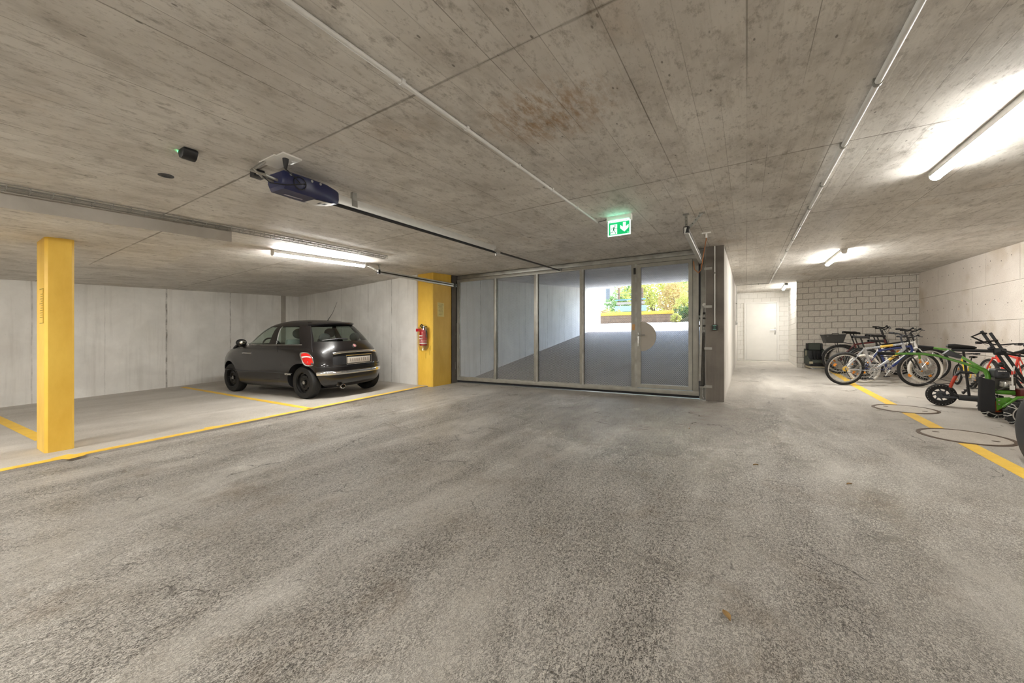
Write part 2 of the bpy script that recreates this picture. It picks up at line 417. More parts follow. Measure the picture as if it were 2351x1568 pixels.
# ---- parking bay floor, a thin raised slab behind a kerb edge
K0, K1 = fl(0, 1089), fl(975, 889.5)
kd = (K1 - K0); kd.z = 0; kd.normalize(); kn = Vector((-kd.y, kd.x, 0))          # kn points to the bays
def kerb(t): p = K0 + kd * t; return Vector((p.x, p.y, 0))
BAYH = .022
def slabpoly(pts, z0, z1):
    k = len(pts); mb = MB()
    lo = [Vector((p[0], p[1], zf(p[0], p[1]) + z0)) for p in pts]; hi = [Vector((p[0], p[1], zf(p[0], p[1]) + z1)) for p in pts]
    mb._add(lo + hi, [tuple(range(k - 1, -1, -1)), tuple(range(k, 2 * k))] + [(i, (i + 1) % k, k + (i + 1) % k, k + i) for i in range(k)])
    return mb
WL0, WL1 = V(-10.42, 1.1, 0), V(-11.68, 6.73, 0)                                # left wall line
wd = (WL1 - WL0).normalized(); WLb = WL0 + wd * (-9.4)
WB1 = V(-6.10, 6.10, 0)
kend = kerb(5.55); kbeg = kerb(-8.8)
struct('floor_bay', slabpoly([kbeg, kend, (WB1.x, WB1.y + .2), (WL1.x, WL1.y + .1), (WLb.x - .1, WLb.y)], -.05, BAYH), M['bay'])

# ---- ceiling: gently warped slab with thickness
def ceil_grid():
    mb = MB(); xs = list(np.arange(-12.8, -.42, .55)) + [-.42, 0, .6, 1.3, 2.1, 3.0, 4.1]; ys = [-8.2] + list(np.arange(-7.5, 7.0, .55)) + [7.05, 8.5, 10, 11.5, 13, 13.9, 15.2, 17.2]
    for i in range(len(xs) - 1):
        for j in range(len(ys) - 1):
            if xs[i] < -.43 and ys[j] > 7.0: continue
            q = [(xs[i], ys[j]), (xs[i], ys[j + 1]), (xs[i + 1], ys[j + 1]), (xs[i + 1], ys[j])]
            flat = lambda x, y: zc(x, min(y, 13.9))
            mb._add([(x, y, flat(x, y)) for x, y in q], [(0, 1, 2, 3)])
            mb._add([(x, y, flat(x, y) + .28) for x, y in q], [(3, 2, 1, 0)])
    return mb
def weld(o, d=.0005):
    bm = bmesh.new(); bm.from_mesh(o.data); bmesh.ops.remove_doubles(bm, verts=bm.verts, dist=d); bm.to_mesh(o.data); bm.free()
weld(struct('ceiling', ceil_grid(), M['ceiling'], fixn=False))
# ---- drop panel around the yellow column
b = MB()
x0, x1, y0, y1 = -7.3, -4.87, -.4, 2.06
b._add([(x, y, zc(x, y) - d) for d in (.155, -.05) for x, y in ((x0, y0), (x1, y0), (x1, y1), (x0, y1))],
       [(3, 2, 1, 0), (4, 5, 6, 7), (0, 1, 5, 4), (1, 2, 6, 5), (2, 3, 7, 6), (3, 0, 4, 7)])
b.mi = [0, 1, 1, 1, 1, 1]
struct('ceiling_drop_panel', b, [M['ceiling'], M['slab']], smooth=False)

# ---- walls of the car bays
def wallseg(name, a, c, thick, side, z1, m, z0=-.3):
    d = (c - a).normalized(); n = Vector((-d.y, d.x, 0)) * side
    mb = MB(); p = [a, c, c + n * thick, a + n * thick]
    mb.prism([(q.x, q.y, z0) for q in p], (0, 0, z1 - z0))
    return struct(name, mb, m, smooth=False)
Ys = [WL0.y + (p - WL0.y) for p in (1.32, 3.36, 4.9, 6.3)]
M['wallL'] = mat_wall('pale concrete bay wall', 1, [(1.42, .012, .4), (2.35, .010, .25), (3.36, .022, .85), (4.72, .018, .7), (-.6, .015, .6), (-2.6, .015, .6)])
wallseg('wall_left', WLb, WL1 + wd * .2, .3, 1, 2.95, M['wallL'])
M['wallB'] = mat_wall('pale concrete end wall', 0, [(-10.9, .014, .5), (-9.2, .012, .5), (-7.95, .014, .6), (-7.0, .014, .75)])
wallseg('wall_back_bay', WL1, WB1, .3, 1, 2.95, M['wallB'])
# dark vertical strip by the corner of the bays (rough pier face)
pA = WL1 - wd * .60; pB = WL1 - wd * .46
b = MB(); n_ = Vector((wd.y, -wd.x, 0)); b.prism([(q.x, q.y, .1) for q in (pA, pB, pB + n_ * .02, pA + n_ * .02)], (0, 0, 2.4))
struct('trim_1', b, M['slab'], smooth=False)
# ---- walls behind the camera and right side
b = MB(); b.box(-12.8, 4.1, -8.2, -7.9, -.6, 3); struct('wall_rear', b, M['corrwall'], smooth=False)

# ---- right wall, wood-chip panels on a backing
b = MB(); b.box(3.80, 4.1, -8.0, 17.1, -.4, 3.2); wr = struct('wall_right', b, M['pjoint'], smooth=False)
rowz = [.30, .875, 1.52, 2.165, 3.0]
def rz(k, y): return rowz[k] + .018 * (y - 11.2)
jo = [12.73, 12.2, 12.73, 12.73]
for k in range(4):
    j0 = (13.25 if k in (0, 2) else 12.73) if k != 3 else 12.73
    ys = [13.87]; y = {0: 13.25, 1: 12.73, 2: 13.228, 3: 12.73}[k]
    while y > -8:
        ys.append(y); y -= 1.045 if y > 7 else 5
    ys.append(-7.9)
    for a, c in zip(ys[1:], ys[:-1]):
        if c - a < .02: continue
        g = .0028; z0, z1 = rz(k, a) + g, rz(k + 1, a) - g; z0b, z1b = rz(k, c) + g, rz(k + 1, c) - g
        if k == 0: z0 = -.35; z0b = -.35
        px = 3.77 + random.uniform(-.002, .002)
        mb = MB(); mb._add([(px, a + g, z0), (px, c - g, z0b), (px, c - g, z1b), (px, a + g, z1), (3.81, a + g, z0), (3.81, c - g, z0b), (3.81, c - g, z1b), (3.81, a + g, z1)],
                           [(0, 1, 2, 3), (7, 6, 5, 4), (0, 4, 5, 1), (1, 5, 6, 2), (2, 6, 7, 3), (3, 7, 4, 0)])
        mb.build('wall_panel', M['panel'], wr, smooth=False)
        if 8.5 < a and k >= 1:
            for q in (.22, .5, .82):
                hb = MB(); yy = a + (c - a) * q + random.uniform(-.04, .04); zz = (z0 + z1) / 2 + random.uniform(-.03, .05)
                hb.cyl((px - .0015, yy, zz), (px + .004, yy, zz), .011, n=8); hb.build('tie_hole', M['pier'], wr)

# ---- block wall at the end, each block on a mortar backing
def blockwall(name, axis, p, a0, a1, z0f, z1, mb_m, mm_m, face, shift=0.0, L=.26, H=.1667, ztop=2.675, back=.2):
    """axis 0: wall plane at Y=p, runs along X (faces -Y if face<0); axis 1: plane at X=p, runs along Y"""
    bk = MB(); d0, d1 = (p + .006 * -face, p - face * back); lo, hi = min(d0, d1), max(d0, d1)
    if axis == 0: bk.box(a0, a1, lo, hi, -.1, z1 + .2)
    else: bk.box(lo, hi, a0, a1, -.1, z1 + .2)
    w = struct(name, bk, mm_m, smooth=False)
    cache = {}
    zt = ztop + 2 * H; row = -1
    while zt > z0f - .05:
        zb = zt - H; top = min(zt, z1 + .15)
        off = shift + (L / 2 if row % 2 else 0)
        k0 = math.floor((a0 - off) / L)
        a = off + k0 * L
        while a < a1:
            s0, s1 = max(a, a0), min(a + L, a1)
            if s1 - s0 > .03:
                key = (round(s1 - s0, 3), round(top - zb, 3))
                if key not in cache:
                    g = .0045; m = MB(); hw = (s1 - s0) / 2 - g; hh = (top - zb) / 2 - g
                    if axis == 0: m.box(-hw, hw, 0 if face > 0 else -.006, .006 if face > 0 else 0, -hh, hh) if False else m.box(-hw, hw, -.006, .006, -hh, hh)
                    else: m.box(-.006, .006, -hw, hw, -hh, hh)
                    cache[key] = m.mesh('block', mb_m, False, .002, seg=1)
                o = bpy.data.objects.new('concrete_block', cache[key]); COL.objects.link(o); o.parent = w
                jit = random.uniform(-.0012, .0012)
                cc = (s0 + s1) / 2; zz = (zb + top) / 2
                o.location = (cc, p + jit, zz) if axis == 0 else (p + jit, cc, zz)
            a += L
        zt -= H; row += 1
    return w
blockwall('wall_back_blocks', 0, 13.87, 1.245, 3.775, .39, 2.86, M['block'], M['mortar'], -1, shift=3.459 - .26 * 8)
# ---- corridor to the white door
blockwall('wall_corridor_right', 1, 1.24, 13.88, 16.4, .39, 2.86, M['wblock'], M['wmortar'], -1)
blockwall('wall_corridor_end', 0, 16.4, -.30, 1.24, .45, 2.86, M['wblock'], M['wmortar'], -1, shift=.07)
b = MB(); b.box(-.56, -.30, 6.86, 17.0, -.2, 3.3); b.build('x', M['corrwall'])
bpy.data.objects['x'].name = 'wall_corridor_left'; tag(bpy.data.objects['wall_corridor_left'], kind='structure')
b = MB(); b.box(-.553, -.302, 6.835, 6.862, .1, 2.64); struct('trim_2', b, M['pier'], smooth=False)
# pale raised threshold strip in front of the white door
b = MB(); b.box(-.295, 1.23, 15.75, 16.4, .40, .452); b.v = [(x, y, z + .028 * (y - 16.4) * (1 if z < .44 else .3)) for x, y, z in b.v]
struct('trim_3', b, M['wmortar'], smooth=False)
# white steel door
d1, d2 = atY(1712.6, 827.7, 16.38), atY(1783.5, 695.5, 16.38)
dr = thing('door_1', (d1.x, 16.38, .452), None, None, kind='structure')
b = MB(); b.box(d1.x, d2.x, 16.345, 16.385, .46, d2.z); b.build('door_leaf', M['whitepaint'], dr, bevel=.003)
b = MB()
for q in ((d1.x - .055, d1.x - .004, .45, d2.z + .055), (d2.x + .004, d2.x + .055, .45, d2.z + .055), (d1.x - .004, d2.x + .004, d2.z + .004, d2.z + .055)):
    b.box(q[0], q[1], 16.35, 16.40, q[2], q[3])
b.build('door_frame', M['whitepaint'], dr, bevel=.003)
hp = atY(1779.5, 759, 16.345)
b = MB(); b.box(hp.x - .022, hp.x + .022, 16.335, 16.346, hp.z - .14, hp.z + .11); b.build('lock_plate', M['alu'], dr, bevel=.004)
b = MB(); b.tube([(hp.x, 16.34, hp.z + .03), (hp.x, 16.28, hp.z + .03), (hp.x - .14, 16.28, hp.z + .03)], .011, 8); b.build('door_handle', M['alu'], dr)

# ---- gate opening: concrete behind pillar, ramp walls, ramp floor, ramp ceiling
b = MB(); b.box(-6.25, -5.665, 6.72, 6.98, -.1, 2.75); struct('wall_gate_left', b, M['pier'], smooth=False)
RS = .16
def zr(y): return .194 + RS * (y - 7.0)
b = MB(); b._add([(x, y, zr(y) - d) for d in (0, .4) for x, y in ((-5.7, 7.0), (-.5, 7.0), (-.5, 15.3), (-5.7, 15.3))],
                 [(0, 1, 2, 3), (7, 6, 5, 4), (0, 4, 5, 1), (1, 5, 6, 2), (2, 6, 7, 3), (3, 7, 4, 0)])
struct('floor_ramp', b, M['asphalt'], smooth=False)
b = MB(); b.box(-5.90, -5.60, 6.99, 16.9, -.2, 4.4); struct('wall_ramp_left', b, M['rampwall'], smooth=False)
def zrc(y): return 2.60 + .086 * (y - 7.0)
b = MB(); b._add([(x, y, zrc(y) + d) for d in (0, .45) for x, y in ((-5.9, 7.0), (-.3, 7.0), (-.3, 15.5), (-5.9, 15.5))],
                 [(3, 2, 1, 0), (4, 5, 6, 7), (0, 1, 5, 4), (1, 2, 6, 5), (2, 3, 7, 6), (3, 0, 4, 7)])
struct('ceiling_ramp', b, M['rampwall'], smooth=False)
# threshold channel under the gate
b = MB(); b.box(-5.66, -.56, 6.90, 7.04, .12, .200); struct('trim_4', b, M['galv'], smooth=False)
# road beyond the ramp, rising then flat
b = MB(); pr = [(17.2, zr(17.2)), (18.4, zr(18.4) - .03), (21, zr(18.4) + .12), (60, zr(18.4) + .5)]
def zroad(y): return float(np.interp(y, [p[0] for p in pr], [p[1] for p in pr]))
for rows in ([[(x, y, z) for x in (-30, -5.42, -.56, 30)] for y, z in pr], [[(x, y, zr(y)) for x in (-5.62, -.5)] for y in (15.3, 17.2)]):
    b.grid(rows); b.grid([[(x, y, z - .5) for x, y, z in r] for r in rows])
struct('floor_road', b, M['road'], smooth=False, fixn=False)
ZT = zr(18.4)

# ================================================================== LAMPS
def tube_lamp(x, y0, y1, label, zoff=0.0, mat='lamp'):
    zz = lambda y: zc(x, min(y, 13.9)) - zoff
    t = thing('ceiling_lamp', (x, (y0 + y1) / 2, zz((y0 + y1) / 2)), label, 'lamp', 'tube lamps under the concrete ceiling')
    a, c = V(x, y0, zz(y0)), V(x, y1, zz(y1))
    b = MB(); b.bar(a + V(0, 0, -.024), c + V(0, 0, -.024), .078, .048); b.build('housing', M['white'], t, bevel=.006)
    b = MB(); n = 10; rows = []
    for p in (a + V(0, .012, 0), c - V(0, .012, 0)):
        rows.append([p + V(.037 * math.cos(-math.pi * k / n), 0, -.046 + .036 * math.sin(-math.pi * k / n)) for k in range(n + 1)])
    b.grid(rows); b.build('diffuser', M[mat], t)
    for p, s in ((a, 1), (c, -1)):
        b = MB(); b.prism([p + V(.041 * math.cos(-math.pi * k / n), 0, -.046 + .039 * math.sin(-math.pi * k / n)) for k in range(n + 1)] + [p + V(-.041, 0, 0), p + V(.041, 0, 0)], (0, .014 * s, 0))
        b.build('end_cap', M['white'], t)
    return t
M['lampL'] = emit('lit bay lamp diffuser', (1, .992, .972), LAMP * 1.28); M['lampF'] = emit('lit far lane lamp diffuser', (1, .992, .972), LAMP * 1.15); M['lampR'] = emit('lit lane lamp diffuser', (1, .992, .972), LAMP * .66)
tube_lamp(-5.68, 2.90, 4.43, 'white tube lamp on the ceiling over the bay beside the small black car', mat='lampL')
tube_lamp(1.335, 3.05, 4.56, 'large white tube lamp on the ceiling over the bicycle side of the lane', mat='lampR')
tube_lamp(1.40, 8.45, 10.05, 'white tube lamp on the ceiling between the bicycles and the corridor', mat='lampF')
M['lamp2'] = emit('dimmer corridor lamp diffuser', (1, .992, .972), LAMP * .62)
tube_lamp(1.02, 14.2, 15.4, 'small white tube lamp in the corridor in front of the white door', mat='lamp2')
# lamps of the same rows behind the camera, plus two added middle ones (the garage goes on there)
tube_lamp(-5.68, -1.75, -.2, 'white tube lamp over the bays behind the yellow column', mat='lampL')
tube_lamp(1.335, -2.3, -.8, 'white tube lamp over the lane behind the bicycle side', mat='lampR')
tube_lamp(-2.2, -4.6, -3.1, 'added white fill tube lamp over the middle of the lane, out of view')  # unseen middle lamp, added to raise the ambient light
tube_lamp(-2.2, -1.9, -.4, 'added white fill tube lamp over the lane beside the lone yellow column')  # also added out of view, brightens the left ceiling and floor
tube_lamp(1.335, -6.7, -5.2, 'white tube lamp at the rear end of the lane', mat='lampR')
tube_lamp(-5.68, -6.9, -5.4, 'white tube lamp at the rear end of the bays')

# ================================================================== COLUMNS
cb = [fl(103.5, 1046.7), fl(168, 1040)]
def column(name, x0, x1, y0, y1, ztop, label, ch=.02):
    b = MB(); pts = [(x0 + ch, y0), (x1 - ch, y0), (x1, y0 + ch), (x1, y1 - ch), (x1 - ch, y1), (x0 + ch, y1), (x0, y1 - ch), (x0, y0 + ch)]
    zb = [zf(0, p[1]) for p in pts]
    k = len(pts); b._add([(p[0], p[1], zf(0, p[1]) - .02) for p in pts] + [(p[0], p[1], ztop(p[0], p[1]) + .03) for p in pts],
                         [tuple(range(k - 1, -1, -1)), tuple(range(k, 2 * k))] + [(i, (i + 1) % k, k + (i + 1) % k, k + i) for i in range(k)])
    o = b.build(name, M['yellow'], None, smooth=False)
    o['label'] = label; o['category'] = 'column'; return o
c1 = column('concrete_column', -6.165, -5.80, .865, 1.06, lambda x, y: zc(x, y) - .155, 'slim yellow painted column standing alone beside the parking bay line')
c2 = column('concrete_column', -6.10, -5.665, 6.12, 6.76, zc, 'wide yellow painted pillar with a fire extinguisher beside the gate')
# raised mould marks (frame and lettering-like ridges) on the narrow face of the lone column
b = MB(); yf = .8632
def colx(f): return -6.165 + .365 * f
z0, z1 = atY(95, 742, .865).z, atY(95, 664, .865).z
b.box(colx(.84), colx(.86), yf - .002, yf + .003, z0, z1); b.box(colx(.45), colx(.86), yf - .002, yf + .003, z0 - .004, z0 + .003); b.box(colx(.45), colx(.86), yf - .002, yf + .003, z1 - .003, z1 + .004)
for i in range(11):
    z = z0 + (z1 - z0) * (.16 + i * .068); w = random.uniform(.1, .3)
    b.box(colx(.72 - w), colx(.72), yf - .0015, yf + .003, z, z + .006)
M['ridge'] = simple('olive worn ridge paint', '#a58a2c', .5)
b.build('mould_mark', M['ridge'], c1, smooth=False)

# ================================================================== FLOOR MARKINGS
def strip(name, pts, w, label, off=0.0, m=None, group='yellow parking lines'):
    """flat painted strip along a polyline, following the slope"""
    b = MB(); P = [Vector((p[0], p[1], 0)) for p in pts]; L = []; R = []
    for i, p in enumerate(P):
        d = (P[min(i + 1, len(P) - 1)] - P[max(i - 1, 0)]).normalized(); n = Vector((-d.y, d.x, 0)) * w / 2
        L.append(p + n); R.append(p - n)
    z = lambda q, e: Vector((q.x, q.y, zf(q.x, q.y) + off + e))
    b.grid([[z(l, .0022), z(r, .0022)] for l, r in zip(L, R)])
    b.grid([[z(r, .0005), z(l, .0005)] for l, r in zip(L, R)])
    o = b.build(name, m or M['line'], None, smooth=False); tag(o, label, 'floor marking', group); return o
strip('painted_line', [kerb(-8.2) + kn * .055, kerb(5.5) + kn * .055], .105, 'long yellow line along the kerb of the car bays', BAYH)
dv0, dv1 = fl(445, 893, BAYH), fl(728, 941, BAYH)
strip('painted_line', [dv0 + (dv0 - dv1).normalized() * .6, dv1 - (dv1 - dv0).normalized() * .17], .10, 'yellow bay divider line between the lone column bay and the black car', BAYH)
e0, e1 = fl(-40, 945, BAYH), fl(84, 1003, BAYH)
strip('painted_line', [e0 + (e0 - e1).normalized() * .2, e1 + (e1 - e0).normalized() * .25], .11, 'yellow bay divider line running to the lone yellow column', BAYH)
pc = fl(150, 1050, BAYH); strip('painted_patch', [pc + V(-.09, -.02, 0), pc + V(.10, .06, 0)], .13, 'worn yellow paint patch at the foot of the lone yellow column', BAYH + .0005)
pq = fl(500, 981, BAYH); strip('painted_patch', [pq + V(-.10, -.10, 0), pq + V(-.02, .16, 0)], .05, 'faint yellow paint smear beside the kerb line', BAYH + .0005)
strip('painted_line', [(1.90, 13.3), (1.80, 10), (1.80, 7.66)], .125, 'yellow line running from the bicycles to the first manhole cover')
strip('painted_line', [(1.80, 7.0), (1.80, 6.095)], .125, 'short yellow line piece between the two manhole covers')
strip('painted_line', [(1.80, 5.42), (1.80, 4), (1.80, -6)], .125, 'yellow line running on from the manhole cover beside the dark wheel')

# ================================================================== MANHOLE COVERS
def manhole(cx, cy, r, label):
    t = thing('manhole_cover', (cx, cy, zf(cx, cy)), label, 'manhole cover', 'round manhole covers on the yellow line')
    sl = lambda mb: setattr(mb, 'v', [(x, y, z + zf(x, y)) for x, y, z in mb.v])
    b = MB(); b.lathe([(r, -.02), (r, .004), (r - .012, .0045), (r - .013, .003), (r - .022, .003), (r - .023, .0045), (r - .034, .0045), (r - .035, -.02)], (cx, cy, 0), n=64); sl(b)
    b.build('rim_ring', M['rust'], t)
    b = MB(); b.lathe([(0, .0042), (r - .045, .0042), (r - .047, .001), (r - .036, .001), (r - .036, -.02)], (cx, cy, 0), n=64); sl(b)
    b.build('concrete_infill', M['cover'], t)
    for s in (-1, 1):
        b = MB(); b.lathe([(0, .0052), (.028, .0052), (.030, .0)], (cx + s * r * .62 * .8, cy - s * r * .62 * .55, 0), n=16); sl(b)
        b.build('lifting_eye', M['rust'], t)
M['rust'] = simple('brown rusty iron', '#5a4a3c', .6, .4, .2, 40)
M['cover'] = mat_floor('concrete cover infill', '#c6beb2', '#b3aa9d', '#6f675b', (.5, .7), .5)
manhole(1.85, 7.33, .335, 'round concrete manhole cover nearer the bicycles on the yellow line')
manhole(1.895, 5.76, .345, 'round concrete manhole cover beside the dark tyre on the yellow line')

# ================================================================== GATE
YG = 6.93
gx0, gx1 = -5.645, -.66
gate = thing('garage_gate', ((gx0 + gx1) / 2, YG, .195), 'wide grey steel garage gate with mesh panels and a wicket door', 'gate')
G = M['steel']
def gbox(name, x0, x1, z0, z1, y0=YG - .03, y1=YG + .04, m=None, par=None, bv=.004):
    b = MB(); b.box(x0, x1, y0, y1, z0, z1); return b.build(name, m or G, par or gate, bevel=bv)
gbox('header_beam', gx0, gx1, 2.545, 2.618, YG - .02, YG + .10, M['galv'])
gbox('top_rail', gx0, gx1, 2.475, 2.538)
gbox('bottom_rail', gx0, gx1, .252, .322)
gbox('bottom_seal', gx0 - .01, gx1, .212, .252, YG - .005, YG + .03, M['rubber'], bv=0)
gbox('side_stile', gx0, gx0 + .05, .322, 2.475)
gbox('side_stile', -.752, gx1, .322, 2.475)
mull = [(-4.64, -4.573), (-3.667, -3.579), (-2.692, -2.614), (-1.735, -1.634)]
for a, c in mull:
    gbox('mullion', a, c, .322, 2.475)
    gbox('mullion_edge', a + (c - a) * .62, c + .008, .322, 2.475, YG - .042, YG - .028, M['galv'], bv=0)
def expanded(x0, x1, z0, z1, y, pa=.030, pb=.0165, w=.0034):
    b = MB(); nx = int(round((x1 - x0) / (pa / 2))); nz = int(round((z1 - z0) / pb)); sx = (x1 - x0) / nx; sz = (z1 - z0) / nz
    for k in range(nz + 1):
        s = 1 if k % 2 == 0 else -1; pts = []
        for i in range(nx + 1):
            z = z0 + k * sz + (sz / 2) * (s if i % 2 else -s)
            pts.append((x0 + i * sx, min(max(z, z0), z1)))
        o = len(b.v)
        for (x, z) in pts: b.v += [(x, y - .0012, z - w / 2), (x, y + .0012, z + w / 2)]
        b.f += [(o + 2 * i, o + 2 * i + 2, o + 2 * i + 3, o + 2 * i + 1) for i in range(nx)]; b.mi += [0] * nx
    return b
fills = [(gx0 + .05, -4.64), (-4.573, -3.667), (-3.579, -2.692), (-2.614, -1.735)]
for a, c in fills:
    o = expanded(a, c, .322, 2.475, YG + .012).build('mesh_panel', M['mesh'], gate, smooth=False, fixn=False); o['kind'] = 'stuff'
    gbox('mesh_frame', a, a + .014, .322, 2.475, YG - .008, YG + .008, M['galv'], bv=0)
    gbox('mesh_frame', a + .014, c, .322, .338, YG - .008, YG + .008, M['galv'], bv=0)
wk = MB(); wx0, wx1, wz0, wz1 = -1.628, -.756, .335, 2.468
fr = .058
wk.box(wx0, wx0 + fr, YG - .04, YG + .02, wz0, wz1); wk.box(wx1 - fr, wx1, YG - .04, YG + .02, wz0, wz1)
wk.box(wx0 + fr, wx1 - fr, YG - .04, YG + .02, wz1 - fr, wz1); wk.box(wx0 + fr, wx1 - fr, YG - .04, YG + .02, wz0, wz0 + fr)
wick = wk.build('wicket_door', G, gate, smooth=False)
def wpart(name, mb, m, **k):
    o = mb.build(name, m, gate, **k); o.parent = wick; return o
wpart('wicket_mesh', expanded(wx0 + fr, wx1 - fr, wz0 + fr, wz1 - fr, YG), M['mesh'], smooth=False, fixn=False)['kind'] = 'stuff'
dc = atY(1473, 772.5, YG - .03); r = .255
b = MB(); n = 28
b.prism([(wx0 + fr - .002, YG - .03, dc.z + r)] + [(wx0 + fr - .002 + (r - .0) * math.sin(math.pi * i / n), YG - .03, dc.z + r * math.cos(math.pi * i / n)) for i in range(n + 1)] + [(wx0 + fr - .002, YG - .03, dc.z - r)], (0, .012, 0))
wpart('lock_cover_plate', b, M['plate'] if 'plate' in M else simple('warm grey cover plate', '#a19a8f', .5, .1, .04, 6))
b = MB(); hx = wx0 + fr * .35; b.box(hx - .014, hx + .014, YG - .05, YG - .039, dc.z - .17, dc.z + .07); wpart('lock_plate', b, M['alu'], bevel=.003)
b = MB(); hz = dc.z + .02; b.tube([(hx, YG - .045, hz), (hx, YG - .10, hz), (hx + .12, YG - .10, hz)], .010, 8); wpart('door_handle', b, M['alu'])
b = MB(); b.box(hx - .012, hx + .012, YG - .06, YG - .05, dc.z - .13, dc.z - .07); wpart('lock_cylinder', b, M['alu'])
gbox('closer_box', -1.69, -1.655, 2.30, 2.41, YG - .055, YG - .03, M['black'])
gbox('orange_label', -1.715, -1.668, 1.33, 1.43, YG - .0435, YG - .042, simple('orange sticker', '#b98a52', .6), bv=0)
gbox('dark_gap', -1.638, -1.630, wz0, wz1, YG - .035, YG + .0, M['rubber'], bv=0)
gbox('dark_gap', wx0, wx1, 2.4685, 2.4745, YG - .035, YG, M['rubber'], bv=0)

# spring and frame assemblies on both sides of the gate
def spring_side(x0, x1, s, label):
    t = thing('gate_spring_frame', ((x0 + x1) / 2, YG - .02, .195), label, 'gate fitting', 'spring frames beside the gate')
    xm = (x0 + x1) / 2; sgn = s
    b = MB(); b.box(x0, x1, YG + .0, YG + .05, .19, 2.61); b.build('frame_post', M['galv'], t, bevel=.003)
    b = MB(); gx = (x1 if s < 0 else x0); b.box(gx - .012, gx + .012, YG - .03, YG, 1.55, 2.5); b.build('rubber_seal', M['rubber'], t)
    for i, q in enumerate((.22, .40, .58)):
        x = x0 + (x1 - x0) * (q if s > 0 else 1 - q)
        b = MB(); pts = []
        nturn = 60
        b.lathe([(.0145 + (.002 if k % 2 else -.001), .42 + k * (.85 / 70)) for k in range(71)], (x, YG - .045, 0), n=8)
        b.build('coil_spring', M['dsteel'], t)
    for zz in (1.285, .39): b = MB(); b.box(x0 + .01, x1 - .01, YG - .07, YG - .02, zz, zz + .025); b.build('spring_plate', M['galv'], t)
    for xa, xb, zz in ((-.03, -.005, 1.62), (.008, .03, 1.56)): b = MB(); b.box(xm + xa, xm + xb, YG - .062, YG - .048, 1.31, zz); b.build('pull_strap', M['galv'], t, bevel=.002)
    for z in (1.38, 1.50, 1.58):
        b = MB(); b.cyl((xm - .05, YG - .055, z), (xm + .05, YG - .055, z), .016, n=10); b.build('pulley', M['dsteel'], t)
    a0 = V(xm + .01 * -s, YG - .08, 1.66); a1 = V(xm - s * (x1 - x0) * .42, YG - .06, .50)
    b = MB(); b.bar(a0, a1, .035, .012, up=(0, -1, 0)); b.build('swing_arm', M['galv'], t, bevel=.003)
    b = MB(); b.tube([(xm, YG - .05, .40), (xm, YG - .05, .25), (xm + .02, YG - .05, .22)], .008, 6); b.box(xm - .05, xm + .05, YG - .10, YG - .01, .193, .205); b.build('floor_anchor', M['alu'], t)
    if s > 0:
        b = MB(); b.lathe([(0, 0), (.028, 0), (.028, .004)], ((x0 + x1) / 2 + .02, YG - .004, 1.72), 'y', 16); b.build('round_sticker', M['white'], t)
        for z in (2.28, 1.68, 1.02, .42): b = MB(); b.box(x1 - .02, x1 + .09, YG - .102, YG - .094, z - .02, z + .02); b.build('anchor_strap', M['galv'], t)
    return t
spring_side(-5.86, -5.655, -1, 'steel spring frame between the yellow pillar and the gate')
spring_side(-.652, -.556, 1, 'steel spring frame between the gate and the dark concrete pier')

# guide rails of the gate under the ceiling
def guide(p0, p1, label, legs):
    t = thing('guide_rail', p0, label, 'gate rail', 'gate guide rails')
    b = MB(); d = (p1 - p0).normalized(); b.bar(p0 + V(0, 0, -.035), p1 + V(0, 0, -.035), .05, .075)
    b.build('rail_profile', M['rail'], t, bevel=.008)
    for sx_ in (-.0255, .0255): b = MB(); b.bar(p0 + V(sx_, 0, -.035), p1 + V(sx_, 0, -.035), .004, .022); b.build('rail_groove', M['dsteel'], t)
    b = MB(); b.cbox(p0 + d * .02 + V(0, 0, -.03), (.055, .04, .075)); b.build('end_stop', M['black'], t, bevel=.003)
    b = MB(); b.cbox(p1 - d * .06 + V(0, 0, -.03), (.07, .07, .09)); b.build('roller_bracket', M['dsteel'], t, bevel=.003)
    for q in legs:
        b = MB(); b.bar(p0 + d * .05 + V(0, 0, -.03), q, .03, .004, up=(0, 1, 0)); b.cbox(q + V(0, 0, -.004), (.06, .05, .008)); b.build('hanger_strap', M['galv'], t)
        for k in range(1, 5):
            b = MB(); pp = (p0 + d * .05 + V(0, 0, -.03)).lerp(q, k / 5); b.cyl(pp + V(0, -.004, 0), pp + V(0, .004, 0), .006, n=6); b.build('bolt', M['dsteel'], t)
la = V(-5.64, 4.68, 2.41); guide(la, V(-5.64, 6.86, 2.43), 'aluminium guide rail by the yellow pillar at the gate', [V(-5.64, 4.70, zc(-5.64, 4.7)), V(-5.85, 4.62, zc(-5.85, 4.62))])
rb = V(-.585, 4.75, 2.42); guide(rb, V(-.62, 6.86, 2.43), 'aluminium guide rail above the wicket door', [ce(1575, 491), ce(1612, 488)])

